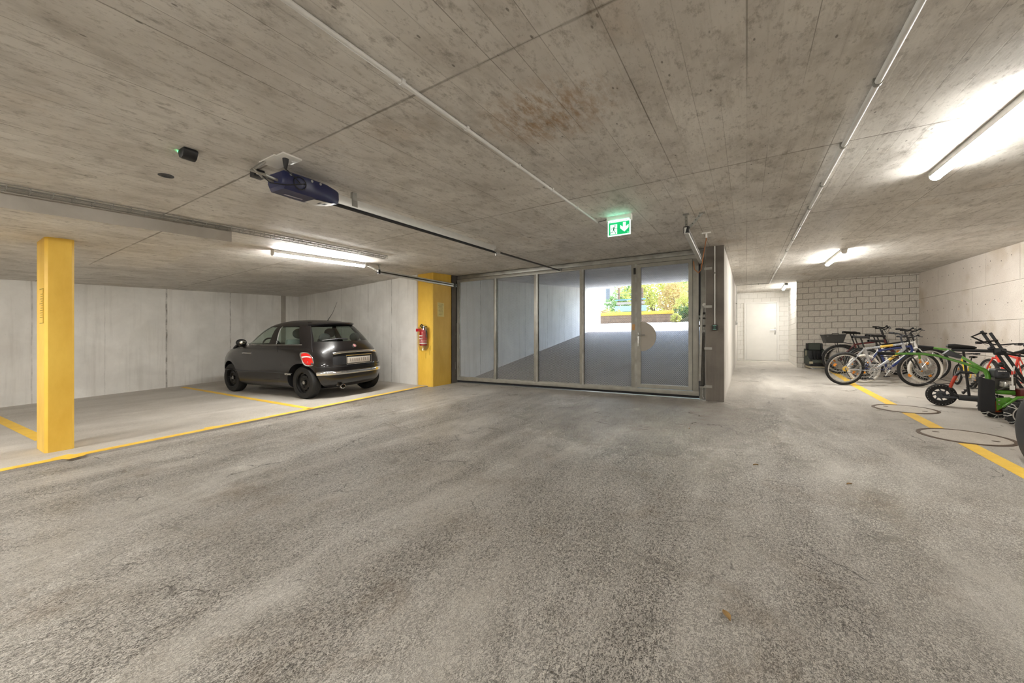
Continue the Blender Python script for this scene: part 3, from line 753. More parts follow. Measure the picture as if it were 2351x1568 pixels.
# ================================================================== GATE OPENER
r0, r1, r2 = V(-2.88, 1.95, 2.298), V(-3.02, 4.53, 2.428), V(-3.10, 6.90, 2.505)
op = thing('gate_opener', (-2.87, 1.65, 2.33), 'navy blue gate opener motor with a long aluminium rail under the ceiling', 'gate opener')
ax = (r1 - r0).normalized(); sx = V(0, 0, 1).cross(ax).normalized() * -1; up = sx.cross(ax) * -1
if up.z < 0: up = -up
def L(a, s_, u): return r0 + ax * a + sx * s_ + up * u
def loft(rows, cap=True):
    b = MB(); b.grid([list(r) + [r[0]] for r in rows])
    if cap: b._add(rows[0], [tuple(range(len(rows[0])))]); b._add(rows[-1], [tuple(range(len(rows[-1]) - 1, -1, -1))])
    return b
secs = []
for a, w, h0, h1 in ((-.475, .085, -.05, .045), (-.46, .095, -.07, .055), (-.27, .10, -.075, .055), (-.13, .098, -.075, .052), (-.02, .062, -.06, .045), (.01, .048, -.05, .04)):
    secs.append([L(a, -w, h0 + .03), L(a, -w * .8, h0), L(a, w * .8, h0), L(a, w, h0 + .03), L(a, w, h1 - .01), L(a, w * .9, h1), L(a, -w * .9, h1), L(a, -w, h1 - .01)])
loft(secs).build('motor_housing', M['blue'], op)
b = MB(); b.grid([[L(a, -w, u), L(a, w, u)] for a, w, u in ((-.22, .06, -.0785), (-.12, .075, -.0785), (-.03, .05, -.065))]); b.build('light_cover', M['white'], op)
b = MB(); b.grid([[L(a, -.012, u), L(a, .03, u)] for a, u in ((-.15, -.0800), (-.08, -.0745))]); b.build('logo_print', M['dgrey'], op)
b = MB(); b.grid([[L(a, s_, -.0772) for s_ in (-.03, -.012)] for a in (-.40, -.26)]); b.build('name_label', simple('pale label', '#b9b9c4', .5), op)
for a, u in ((-.42, .035), (-.26, .035), (-.19, .035)): b = MB(); b.cyl(L(a, .098, u), L(a, .105, u), .009, n=10); b.build('screw', M['alu'], op)
b = MB()
rr = (r1 - r0).length
b.bar(r0, r1, .040, .074); b.build('rail', M['rail'], op, bevel=.003)
b = MB(); b.bar(L(0, 0, -.044), L(rr, 0, -.044), .034, .022); b.build('belt', M['rubber'], op)
b = MB(); b.bar(L(.16, 0, .005), L(.22, 0, .005), .042, .06); b.cbox(L(.19, .01, .06), (.03, .04, .07)); b.build('rail_clamp', M['galv'], op)
b = MB(); b.bar(r1 + V(0, -.05, -.03), r1 + V(0, .1, -.03), .05, .04); b.cyl(r1 + V(.0, .02, -.05), r1 + V(0, .02, -.09), .012, n=8); b.build('carriage', M['alu'], op, bevel=.003)
b = MB(); b.bar(r1 + V(0, .05, -.03), r2, .022, .022); b.build('push_arm', M['dsteel'], op)
b = MB(); b.cbox(r2 + V(0, 0, 0), (.09, .05, .05)); b.build('gate_bracket', M['galv'], op, bevel=.003)
# hanger plate and strap
hp = ce(622, 376); b = MB(); b.cbox(hp + V(.07, .0, -.004), (.20, .13, .008)); b.build('ceiling_plate', M['white'], op)
b = MB(); b.tube([hp + V(-.02, -.05, -.01), hp + V(-.06, -.10, -.07), L(-.55, .03, .0), L(-.47, .03, -.01)], .010, 6); b.tube([hp + V(.02, -.05, -.01), hp + V(-.02, -.10, -.07), L(-.55, -.02, .0), L(-.47, -.02, -.01)], .010, 6); b.build('hanger_strap', M['galv'], op)
sk = thing('ceiling_socket', tuple(ce(660, 362)), 'square white ceiling socket plate with a black plug over the gate opener', 'socket')
q = ce(660, 362)
b = MB(); b.cbox(q + V(0, 0, -.005), (.13, .13, .012)); b.build('socket_plate', M['white'], sk, bevel=.003)
b = MB(); b.lathe([(.02, -.01), (.018, -.03), (.010, -.075), (.006, -.08), (0, -.08)], q + V(-.005, -.01, 0), n=12); b.build('plug', M['black'], sk)
b = MB(); w0 = q + V(-.005, -.01, -.08); tgt = L(-.36, .108, -.01)
b.tube([w0, w0.lerp(tgt, .5) + V(.01, 0, -.0), tgt], .004, 6)
lp = [tgt + V(0, .045 * math.cos(k * .5), .045 * math.sin(k * .5)) for k in range(14)]; b.tube(lp, .004, 5)
b.tube([lp[-1], L(-.46, .10, -.05), L(-.54, .05, -.05), L(-.56, .0, .0), L(-.47, -.02, .02)], .004, 5)
b.build('power_cable', M['black'], sk)
q = ce(591, 391); bx = thing('receiver_box', tuple(q), 'small black receiver box on the ceiling beside the opener hanger', 'receiver')
b = MB(); b.cbox(q + V(0, 0, -.028), (.06, .075, .056)); b.build('case', M['black'], bx, bevel=.005)
b = MB(); b.cbox(q + V(.031, -.012, -.032), (.002, .02, .02)); b.build('label', M['white'], bx)
# radar sensor with green light
q = ce(432, 345); se = thing('motion_sensor', tuple(q), 'black wedge shaped motion sensor on the ceiling with a green light', 'sensor')
b = MB(); rows = []
for k in range(7):
    a = math.pi * k / 6; rows.append([q + V(-.055, -.05 + .02 * 0, 0), ])
b.prism([q + V(x, -.04, z) for x, z in ((-.05, 0), (-.05, -.02), (-.03, -.055), (0, -.066), (.03, -.055), (.05, -.02), (.05, 0))], (0, .08, 0)); b.build('case', M['black'], se, bevel=.012)
b = MB(); b.cyl(q + V(-.050, -.03, -.008), q + V(-.058, -.03, -.008), .007, n=8); b.build('status_light', emit('green status light', (.25, 1, .5), 6), se)
# open round hole with ring in the slab
q = ce(381, 403); hr = thing('ceiling_ring', tuple(q), 'small round dark opening with a grey ring in the ceiling', 'ceiling fitting')
b = MB(); b.lathe([(.045, .004), (.047, -.003), (.027, -.004), (.026, .004)], q, n=24); b.build('ring', M['dgrey'], hr)
b = MB(); b.lathe([(0, -.002), (.026, -.002)], q, n=20); b.build('opening', M['black'], hr)

# ================================================================== CABLE TRAY
tp = [V(-4.75, -3.0, 0), V(-4.76, .5, 0), V(-4.81, 2.0, 0), V(-4.93, 4.25, 0)]
def trayp(t):
    y = -3.0 + t; i = 0 if y < .5 else (1 if y < 2.0 else 2); a, c = tp[i], tp[i + 1]; f = (y - a.y) / (c.y - a.y); p = a.lerp(c, f); p.z = zc(p.x, p.y); return p
tr = thing('cable_tray', tuple(trayp(3.5)), 'thin wire mesh cable tray along the ceiling beam over the bays', 'cable tray')
b = MB()
for ox, oz in ((-.045, -.008), (-.045, -.040), (0, -.043), (.045, -.040), (.045, -.008), (.045, -.024)):
    b.tube([trayp(t) + V(ox, 0, oz) for t in np.linspace(0, 7.25, 12)], .0032, 5)
b.build('long_wires', M['galv'], tr)
t_ = 2.6; 
while t_ < 7.25:
    p = trayp(t_); b = MB(); b.tube([p + V(-.045, 0, -.006), p + V(-.045, 0, -.043), p + V(.045, 0, -.043), p + V(.045, 0, -.006)], .0034, 5); b.build('cross_wire', M['galv'], tr); t_ += .115

# ================================================================== CONDUITS
def conduit(name, pts, r, label, clips, m='pvc', clipm='galv'):
    t = thing(name, tuple(pts[0]), label, 'conduit', 'plastic conduits')
    b = MB(); b.tube(pts, r, 10); b.build('pipe', M[m], t)
    for p, d in clips:
        b = MB(); d = Vector(d).normalized(); b.cyl(p - d * .012, p + d * .012, r * 1.28, n=12); b.cbox(p + V(0, 0, r * .8), (r * 2.6, .02, r)); b.build('pipe_clip', M[clipm], t)
    return t
cr = lambda y, x=.572, o=.022: V(x, y, zc(x, y) - o)
conduit('conduit', [cr(y) for y in np.linspace(-7, 13.7, 14)] + [V(.5, 13.75, zc(.5, 13.75) - .022)], .0155, 'pale conduit along the ceiling between the lane and the bicycles',
        [(cr(y), (0, 1, 0)) for y in (1.6, 2.66, 3.48, 4.35, 5.15, 6.0, 6.9, 7.9, 9.0, 10.1, 11.2, 12.3)])
conduit('conduit', [V(.52, 13.76, zc(.5, 13.76) - .025), V(-.22, 13.78, zc(-.2, 13.78) - .025), V(-.275, 13.80, zc(-.2, 13.8) - .05), V(-.275, 13.80, 1.75)], .014, 'thin conduit bending down the corridor wall to a grey box', [(V(.3, 13.77, zc(.3, 13.77) - .025), (1, 0, 0)), (V(-.275, 13.8, 2.3), (0, 0, 1))])
cl = lambda y: V(-1.43 - .015 * (y - .8), y, zc(-1.44, y) - .014)
conduit('conduit', [cl(y) for y in np.linspace(-5, 4.36, 10)], .0115, 'thin pale conduit along the ceiling ending at the exit sign', [(cl(y), (0, 1, 0)) for y in (.55, 1.34, 1.86, 2.5, 3.1, 3.7)], clipm='pvc')
q = V(-.275, 13.82, 1.70); bx = thing('switch_box', tuple(q), 'small grey switch box on the corridor wall under a conduit', 'switch')
b = MB(); b.cbox(q, (.05, .09, .12)); b.build('case', M['alu'], bx, bevel=.005)
b = MB(); b.cbox(q + V(.03, -.01, .0), (.012, .05, .07)); b.build('rocker', M['pvc'], bx, bevel=.003)
# conduit and button box on the dark pier
pz = atY(1641, 752, 6.82); tp_ = V(pz.x, 6.822, 2.62)
conduit('conduit', [tp_, V(pz.x, 6.822, pz.z + .05)], .010, 'thin grey conduit down the dark concrete pier to a black button box', [(V(pz.x, 6.822, 2.2), (0, 0, 1))])
bx = thing('button_box', (pz.x, 6.82, pz.z), 'black button box with a small green mark on the dark concrete pier', 'switch')
b = MB(); b.cbox((pz.x, 6.805, pz.z), (.075, .06, .085)); b.build('case', M['black'], bx, bevel=.008)
b = MB(); b.cbox((pz.x, 6.774, pz.z + .028), (.05, .003, .008)); b.cbox((pz.x, 6.774, pz.z - .028), (.05, .003, .008)); b.build('pale_marks', simple('teal print', '#7fb5a5', .5), bx)
b = MB(); b.cyl((pz.x, 6.776, pz.z), (pz.x, 6.768, pz.z), .014, n=14); b.build('push_button', simple('dark green button', '#1c5a46', .4), bx)
# pull switch with orange cord
q = ce(1622, 534); pl = thing('pull_switch', tuple(q), 'white ceiling pull plate with a hanging orange cord beside the gate rail', 'pull switch')
b = MB(); b.cbox(q + V(0, 0, -.006), (.11, .05, .012)); b.build('plate', M['white'], pl, bevel=.003)
b = MB(); b.cyl(q + V(0, 0, -.01), q + V(.0, 0, -.07), .010, .014, 10); b.build('nozzle', M['white'], pl)
e_ = V(-.60, 6.55, 2.30); b = MB(); s0 = q + V(0, 0, -.07)
b.tube([s0, s0.lerp(e_, .45) + V(.0, 0, -.03), s0.lerp(e_, .9) + V(0, 0, -.1), e_ + V(-.03, 0, -.12), e_ + V(-.09, .02, -.06), e_ + V(-.11, .1, .08)], .006, 6)
b.build('cord', simple('orange brown cord', '#b5713c', .6), pl)

# ================================================================== EXIT SIGN
ex0, ex1, ey = -1.335, -1.085, 4.29
zt = zc(-1.2, ey); zs0, zs1 = 2.305, 2.462
ex = thing('exit_sign', (-1.21, ey, zt), 'lit green emergency exit sign with running man and down arrow', 'sign')
b = MB(); b.box(ex0 - .012, ex1 + .012, ey - .02, ey + .03, zs1, zt); b.build('housing', M['white'], ex, bevel=.004)
b = MB(); b.box(ex0 + .01, ex1 - .01, ey - .0225, ey - .0195, zs1 + .004, zs1 + .010); b.build('led_strip', emit('cool led strip', (.55, 1, .85), 14), ex, smooth=False)
b = MB(); b.box(ex0, ex1, ey - .006, ey + .006, zs0, zs1); b.build('light_panel', emit('white sign glow', (.85, 1, .93), .75), ex, smooth=False)
b = MB(); b.box(ex0 + .011, ex1 - .011, ey - .0075, ey - .006, zs0 + .011, zs1 - .008); gsn = b.build('green_field', emit('green sign glow', (.02, .62, .36), .55), ex, smooth=False)
W_, H_ = ex1 - ex0, zs1 - zs0
def sp(u, v, l): return V(ex0 + u * W_, ey - .0075 - .0006 * l, zs0 + v * H_)
wh = emit('white sign symbol', (.88, 1, .94), .8); dg = emit('dark green sign symbol', (.0, .36, .24), .35)
def poly(name, pts, l, m):
    b = MB(); b.prism([sp(u, v, l) for u, v in pts], (0, -.0006, 0)); return b.build(name, m, ex, smooth=False)
poly('door_symbol', [(.12, .12), (.42, .12), (.42, .80), (.12, .80)], 1, wh)
poly('arrow_symbol', [(.68, .88), (.80, .88), (.80, .55), (.92, .70), (.92, .48), (.74, .22), (.56, .48), (.56, .70), (.68, .55)], 1, wh)
def limb(name, pts, w, m=dg):
    b = MB(); b.tube([sp(u, v, 2.2) for u, v in pts], w, 6); return b.build(name, m, ex)
b = MB(); b.ball(sp(.325, .70, 2.5), (.0075, .002, .0075), 10, 6); b.build('runner_head', dg, ex)
limb('runner_body', [(.29, .60), (.26, .42)], .008); limb('runner_arm', [(.28, .60), (.20, .58), (.16, .46)], .0034); limb('runner_arm', [(.30, .60), (.36, .50), (.42, .50)], .0034)
limb('runner_leg', [(.25, .42), (.24, .26), (.12, .24)], .0042); limb('runner_leg', [(.27, .42), (.33, .26), (.37, .14)], .0042)
b = MB(); b.lathe([(0, 0), (.009, 0)], sp(.90, .14, 1.5), 'y', 14); b.build('approval_mark', emit('pale green mark', (.4, .85, .6), .5), ex)
b = MB(); b.tube([cl(4.36), V(-1.42, 4.33, zc(-1.4, 4.33) - .02), V(ex0 - .01, ey + .005, zt - .02)], .004, 5); b.build('feed_wire', M['dgrey'], ex)

# ================================================================== FIRE EXTINGUISHER, NOTICE
q = atY(974, 772, 6.06); fe = thing('fire_extinguisher', (q.x, 6.12, q.z), 'red fire extinguisher in a clear plastic bag hung on the yellow pillar', 'fire extinguisher')
b = MB(); X, Z = q.x, q.z
b.lathe([(0, -.20), (.065, -.20), (.078, -.185), (.078, .06), (.07, .10), (.035, .135), (.025, .16), (0, .16)], (X, 6.03, Z), n=20); b.build('cylinder', M['red'], fe)
b = MB(); b.lathe([(.0792, -.16), (.0792, -.135)], (X, 6.03, Z), n=20); b.lathe([(.0792, -.105), (.0792, -.095)], (X, 6.03, Z), n=20)
for i in range(5):
    for zz in (-.05, .01):
        a = -2.4 + i * .32; b.cbox((X + .0785 * math.cos(a), 6.03 + .0785 * math.sin(a), Z + zz), (.016, .010, .030))
b.build('label_print', M['white'], fe)
b = MB(); b.cyl((X, 6.03, Z + .15), (X, 6.03, Z + .20), .022, n=10); b.box(X - .012, X + .10, 6.02, 6.04, Z + .20, Z + .215); b.box(X - .012, X + .09, 6.02, 6.04, Z + .175, Z + .186); b.build('valve_lever', M['black'], fe, bevel=.002)
b = MB(); b.tube([(X - .02, 6.03, Z + .17), (X - .05, 6.0, Z + .22), (X + .0, 5.98, Z + .245), (X + .06, 5.99, Z + .20), (X + .10, 6.02, Z + .10), (X + .10, 6.03, Z - .02)], .013, 8); b.build('hose', M['rubber'], fe)
b = MB(); b.box(X - .15, X - .02, 5.965, 5.985, Z + .10, Z + .16); b.build('red_tag', M['red'], fe, bevel=.003)
b = MB(); rows = []
for k, (zz, rx) in enumerate(((.25, .05), (.17, .125), (.08, .13), (-.05, .115), (-.18, .118), (-.24, .10), (-.30, .07))):
    rows.append([(X + (rx + .008 * math.sin(i * 2.3 + k)) * math.cos(2 * math.pi * i / 18), 6.025 + (.086 + .008 * math.sin(i * 3.1 + k * 2)) * math.sin(2 * math.pi * i / 18) * min(1, rx / .1), Z + zz + .01 * math.sin(i * 1.7)) for i in range(19)])
b.grid(rows); b.build('plastic_bag', M['bag'], fe, fixn=False)
b = MB(); b.box(X - .03, X + .03, 6.10, 6.121, Z - .05, Z + .12); b.build('wall_bracket', M['dsteel'], fe)
q = atX(1012, 711, -5.664); nt = thing('paper_notice', tuple(q), 'small yellowed paper notice with printed lines on the yellow pillar', 'notice')
b = MB(); b.box(-5.665, -5.6625, q.y - .105, q.y + .105, q.z - .15, q.z + .15); b.build('sheet', M['paper'], nt, smooth=False)
for i in range(9):
    b = MB(); wd_ = random.uniform(.05, .08); b.box(-5.6628, -5.6618, q.y - wd_, q.y + wd_, q.z + .115 - i * .028, q.z + .121 - i * .028); b.build('printed_line', M['ink'], nt, smooth=False)
# wavy dark scuff under the extinguisher is paint wear: small grazes on the pillar
b = MB()
for dx_, dz_, l_ in ((-.01, -.47, .12), (.10, -.40, .16), (.12, -.30, .1), (-.13, -.33, .14)):
    b.box(X + dx_ - .004, X + dx_ + .004, 6.1185, 6.1205, Z + dz_, Z + dz_ + l_)
b.build('scuff_mark', M['ridge'], c2, smooth=False)

# ================================================================== THE SMALL BLACK CAR
def paint_black():
    t = NT('black metallic car paint'); n = t.noise(t.co(), 400, 2)
    t.fin(t.mix(n, lin('#080707'), lin('#141112')), .30, .0); t.b.inputs['Specular IOR Level'].default_value = .3; t.b.inputs['Coat Weight'].default_value = .7; t.b.inputs['Coat Roughness'].default_value = .03
    return t.m
M['carpaint'] = paint_black()
M['carglass'] = glassy('tinted car glass', '#e2eee7', .2)
M['rearglass'] = glassy('dark rear glass', '#b4bcb8', .25)
M['tyre'] = simple('tyre rubber', '#1b1a19', .8, 0, .2, 60, .2)
M['blacksteel'] = simple('black steel wheel', '#161514', .4, .3, .15, 20)
M['seat'] = simple('grey seat cloth', '#3a3d3b', .8, 0, .1, 40)
M['seatpale'] = simple('pale grey seat panel', '#6f7672', .8, 0, .08, 40)
def glowred(): 
    t = NT('red tail lens'); t.fin(lin('#c01a16'), .12); t.b.inputs['Coat Weight'].default_value = 1; return t.m
M['redlens'] = glowred(); M['clearlens'] = simple('clear lamp lens', '#d8cfcb', .12, .2, .05, 30, 0, 1)
CAR = local('small_car', 'small black three door hatchback parked in the bay beside the end wall', 'car')
KEY = np.array([  # z, x rear, x front, half width, rear exp, front exp
 (.17, -1.46, 1.58, .68, 3.8, 3.8), (.215, -1.60, 1.69, .75, 4.2, 4.2), (.30, -1.675, 1.765, .790, 4.4, 4.6), (.42, -1.705, 1.795, .806, 4.4, 4.6),
 (.55, -1.71, 1.80, .814, 4.3, 4.5), (.68, -1.695, 1.785, .814, 4.1, 4.3), (.78, -1.665, 1.735, .806, 3.8, 4.0), (.86, -1.632, 1.64, .792, 3.6, 3.7),
 (.92, -1.60, 1.49, .776, 3.4, 3.4), (.965, -1.575, 1.23, .757, 3.3, 3.2), (1.0, -1.55, .98, .744, 3.2, 3.1), (1.05, -1.512, .89, .725, 3.2, 3.0), (1.15, -1.432, .74, .688, 3.1, 3.0),
 (1.25, -1.345, .57, .645, 3.0, 3.0), (1.33, -1.255, .40, .602, 3.0, 2.9), (1.385, -1.165, .25, .562, 2.9, 2.8), (1.43, -1.04, .07, .50, 2.8, 2.6),
 (1.46, -.90, -.10, .42, 2.6, 2.4), (1.479, -.72, -.26, .29, 2.4, 2.2), (1.487, -.56, -.38, .12, 2.2, 2.0)])
def kin(z):
    Z = KEY[:, 0]; z = min(max(z, Z[0]), Z[-1]); i = int(np.searchsorted(Z, z) - 1); i = max(0, min(i, len(Z) - 2))
    t = (z - Z[i]) / (Z[i + 1] - Z[i]); out = []
    for c in range(1, 6):
        Y = KEY[:, c]; d = lambda a, q: (Y[q] - Y[a]) / (Z[q] - Z[a])
        def tang(j):
            if j == 0: return d(0, 1)
            if j == len(Z) - 1: return d(j - 1, j)
            a, q = d(j - 1, j), d(j, j + 1)
            return 0 if a * q <= 0 else 2 * a * q / (a + q)
        h = Z[i + 1] - Z[i]; m0, m1 = tang(i) * h, tang(i + 1) * h
        out.append((2 * t**3 - 3 * t**2 + 1) * Y[i] + (t**3 - 2 * t**2 + t) * m0 + (-2 * t**3 + 3 * t**2) * Y[i + 1] + (t**3 - t**2) * m1)
    return out
def xcen(z): return -.2 if z < 1.30 else -.2 - .27 * ((z - 1.30) / .187) ** 1.2
AX = (-1.15, 1.15); WR = .292
def carp(th, z, off=0.0):
    """th 0 rear centre .. 90 left side .. 180 front centre (degrees, sign = side)"""
    sg = 1 if th >= 0 else -1; a = math.radians(abs(th)); xr, xf, w, nr, nf = kin(z); xc = xcen(z)
    rear = abs(th) <= 90; n = nr if rear else nf; A = (xc - xr) if rear else (xf - xc)
    cx_ = abs(math.cos(a)) ** (2 / n); sy = max(math.sin(a), 0) ** (2 / n)
    x = xc - A * cx_ if rear else xc + A * cx_
    y = w * sy
    for ax_ in AX:                                           # flared arches
        d = math.hypot(x - ax_, z - WR)
        y += .022 * math.exp(-((d - .36) / .075) ** 2) * sy ** 6
    if z > .86 and z < .95: y -= .006 * sy ** 6
    p = Vector((x, y * sg, z if z < .88 else .88 + (z - .88) * .92))
    if off:
        e = .6; p1 = carp(th + (e if abs(th) < 179 else -e) * sg, z); p2 = carp(th, z + .008)
        tdir = (p1 - p) * (1 if abs(th) < 179 else -1); nn = tdir.cross(p2 - p)
        ref = Vector((p.x - xc, p.y, (z - .8) * .5)); nn = nn if nn.dot(ref) > 0 else -nn
        p = p + nn.normalized() * off
    return p
def ths(s, rear): n = 3.2 if rear else 3.0; a = math.degrees(math.acos(min(1, s ** (n / 2)))); return a if rear else 180 - a
# window columns measured as th
TR_W = 45; TB = ths(.60, True); TB1 = ths(.13, True); TF0 = ths(.03, False); TF1 = ths(.83, False); TW = 146
thl = sorted(set([0, 7, 14, 21, 28, 34, 40, TR_W, 50, 54, 57, TB, 66, 70, 74, 78, 82, TB1, 89, TF0, 96, 100, 104, 108, 112, 116, 120, 124, 128, TF1, 138, TW, 150, 158, 166, 173, 180]))
zl = sorted(set([.17, .19, .215, .25, .30, .35, .40, .45, .50, .55, .60, .65, .70, .75, .80, .84, .88, .91, .94, .985, 1.03, 1.07, 1.12, 1.17, 1.22, 1.27, 1.31, 1.345, 1.37, 1.40, 1.43, 1.45, 1.465, 1.478, 1.487]))
ring = thl + [-t for t in reversed(thl[1:-1])]
b = MB(); NRG = len(ring)
for z in zl: b.v += [tuple(carp(t, z)) for t in ring]
for j in range(len(zl) - 1):
    zm = (zl[j] + zl[j + 1]) / 2
    for i in range(NRG):
        t0, t1 = ring[i], ring[(i + 1) % NRG]; tm = (abs(t0) + abs(t1)) / 2
        g = 0
        if .985 < zm < 1.345:
            if TB < tm < TB1 and zm > .985: g = 1
            if TF0 < tm < TF1: g = 1
            if tm > TW: g = 1
            if tm < TR_W and zm > 1.03: g = 3
        b.f.append((j * NRG + i, j * NRG + (i + 1) % NRG, (j + 1) * NRG + (i + 1) % NRG, (j + 1) * NRG + i)); b.mi.append(g)
b.f.append(tuple(reversed(range(NRG)))); b.mi.append(2)
o = (len(zl) - 1) * NRG; b.f.append(tuple(o + i for i in range(NRG))); b.mi.append(0)
slots = [M['carpaint'], M['carglass'], M['black'], M['rearglass']]
body = b.build('tmp_body', slots, None)
cut = MB(); cut.cur = 2
for ax_ in AX:
    for sg in (-1, 1): cut.cyl((ax_, sg * .50, WR + .005), (ax_, sg * 1.1, WR + .005), .345, n=40)
cuto = cut.build('tmp_cut', slots, None)
md = body.modifiers.new('b', 'BOOLEAN'); md.object = cuto; md.operation = 'DIFFERENCE'; md.solver = 'EXACT'
dg_ = bpy.context.evaluated_depsgraph_get(); me = bpy.data.meshes.new_from_object(body.evaluated_get(dg_))
def submesh(me, keep, name, mat):
    bm = bmesh.new(); bm.from_mesh(me)
    bmesh.ops.delete(bm, geom=[f for f in bm.faces if f.material_index not in keep], context='FACES')
    for f in bm.faces: f.material_index = keep.index(f.material_index)
    m2 = bpy.data.meshes.new(name); bm.to_mesh(m2); bm.free()
    for m in mat: m2.materials.append(m)
    m2.shade_smooth(); m2.set_sharp_from_angle(angle=math.radians(32))
    ob = bpy.data.objects.new(name, m2); COL.objects.link(ob); ob.parent = CAR; return ob
submesh(me, [0, 2], 'body', [M['carpaint'], M['black']])
submesh(me, [1], 'side_glass', [M['carglass']]); submesh(me, [3], 'rear_window', [M['rearglass']])
bpy.data.objects.remove(body); bpy.data.objects.remove(cuto)
def cp(name, mb, m, par=None, **k):
    ob = mb.build(name, m, CAR, **k)
    if par: ob.parent = par
    return ob
def arc(t0, t1, z0, z1, off, n=16): return [carp(t0 + (t1 - t0) * i / n, z0 + (z1 - z0) * i / n, off) for i in range(n + 1)]
def patch(bnd, off, n=10):                        # bnd(u,v)->(th,z)
    m_ = MB(); m_.grid([[carp(*bnd(i / n, j / n), off) for j in range(n + 1)] for i in range(n + 1)]); return m_
# tail lamps, rounded slanted shapes at the rear corners
for sg in (1, -1):
    def pt(r, a, sg=sg):
        ca, sa = math.cos(a), math.sin(a); q = 2 / 3.0
        u = r * math.copysign(abs(ca) ** q, ca); v = r * math.copysign(abs(sa) ** q, sa)
        return (sg * (57.0 + 7.6 * u + (2.2 if True else 0) * v * (-1) * -1), .715 + .125 * v)
    rim = MB(); rows = [[carp(*pt(r, 2 * math.pi * i / 32), of) for i in range(33)] for r, of in ((1.0, .004), (.98, .016), (.84, .016), (.80, .012))]
    rim.grid(rows); tl = cp('tail_lamp', rim, M['chrome'], fixn=False)
    m_ = MB(); m_.grid([[carp(*pt(r, 2 * math.pi * i / 32), .012 + .012 * (1 - r)) for i in range(33)] for r in (.86, .6, .35, .02)]); cp('red_lens', m_, M['redlens'], tl, fixn=False)
    def ell(cu, cv, ru, rv, off):
        m2 = MB(); 
        def q(r, a): 
            t_, z_ = sg * (57.0 + 7.6 * (cu + ru * r * math.cos(a)) + 2.2 * (cv + rv * r * math.sin(a))), .715 + .125 * (cv + rv * r * math.sin(a)); return carp(t_, z_, off - .003 * r)
        m2.grid([[q(r, 2 * math.pi * i / 20) for i in range(21)] for r in (1, .6, .05)]); return m2
    cp('red_lens', ell(-.02, -.36, .60, .45, .030), M['redlens'], tl, fixn=False)
    m_ = MB(); m_.grid([[carp(sg * (57.0 + 7.6 * u_ + 2.2 * (.10 + dv)), .715 + .125 * (.10 + dv + .22 * (1 - u_ * u_)), .026) for dv in (-.10, .10)] for u_ in np.linspace(-.74, .74, 12)]); cp('clear_band', m_, M['clearlens'], tl, fixn=False)
    cp('reverse_lens', ell(.52 if False else -.58, -.66, .17, .16, .030), M['dgrey'], tl, fixn=False)
    cp('bulb_spot', ell(-.02, -.38, .16, .14, .031), M['chrome'], tl, fixn=False)
# chrome bumper strip, number plate, handle, badge
m_ = MB(); m_.grid([[carp(-46 + 92 * i / 24, .455 + dz, of) for dz, of in ((-.036, .002), (-.026, .018), (0, .026), (.026, .018), (.036, .002))] for i in range(25)]); cp('bumper_strip', m_, M['chrome'], fixn=False)
m_ = MB(); m_.grid([[carp(t, z, .003) for t in np.linspace(-22, 22, 12)] for z in (.60, .66, .72, .79)]); cp('plate_recess', m_, M['black'], fixn=False)
xr_ = carp(0, .67).x
m_ = MB(); m_.box(xr_ - .030, xr_ - .018, -.26, .26, .615, .725); pl_ = cp('number_plate', m_, simple('blurred number plate', '#b9b2a8', .5), bevel=.003)
for i in range(9):
    m_ = MB(); yy = -.215 + i * .05; m_.box(xr_ - .0315, xr_ - .030, yy, yy + random.uniform(.02, .035), .645, .70); cp('plate_smudge', m_, simple('blurred plate print', '#8d8379', .6), pl_, smooth=False)
m_ = MB(); m_.tube([carp(t, .79 + .022 * (1 - (t / 22) ** 2), .022) for t in np.linspace(-22, 22, 15)], .024, 10); cp('boot_handle', m_, M['chrome'])
m_ = MB(); fr_ = [(xr_ - .03, -.285, .60), (xr_ - .03, .285, .60), (xr_ - .03, .29, .76), (xr_ - .03, -.29, .76)]; m_.tube(fr_, .006, 6, closed=True); cp('plate_surround', m_, M['chrome'])
bc = carp(0, .925, .008); nb = (carp(0, .925, .03) - carp(0, .925, .0)).normalized()
m_ = MB(); m_.cyl(bc - nb * .004, bc + nb * .010, .045, .042, 20); bd_ = cp('round_badge', m_, M['chrome'])
m_ = MB(); m_.cyl(bc + nb * .009, bc + nb * .0125, .031, .029, 20); cp('badge_face', m_, simple('grey red badge', '#9b6a6a', .3), bd_)
m_ = MB()
for k in range(4): yy = -.018 + k * .012; m_.bar(bc + nb * .0135 + V(0, yy, -.012), bc + nb * .0135 + V(0, yy, .012), .003, .003)
cp('badge_strokes', m_, M['chrome'], bd_)
# spoiler lip at the roof end
m_ = MB(); rows = []
for t in np.linspace(-50, 50, 21):
    f = 1 - (abs(t) / 50) ** 3; rows.append([carp(t, 1.42, .004), carp(t, 1.40, .02) + V(-.04 * f, 0, .012), carp(t, 1.365, .02) + V(-.060 * f, 0, .022 * f), carp(t, 1.36, .012) + V(-.048 * f, 0, .006 * f), carp(t, 1.36, .002)])
m_.grid(rows); cp('roof_spoiler', m_, M['carpaint'], fixn=False)
# wiper
m_ = MB(); m_.tube([carp(2, 1.055, .02), carp(10, 1.06, .03), carp(24, 1.05, .025), carp(34, 1.04, .02)], [.016, .012, .009, .004], 6); cp('rear_wiper', m_, M['black'])
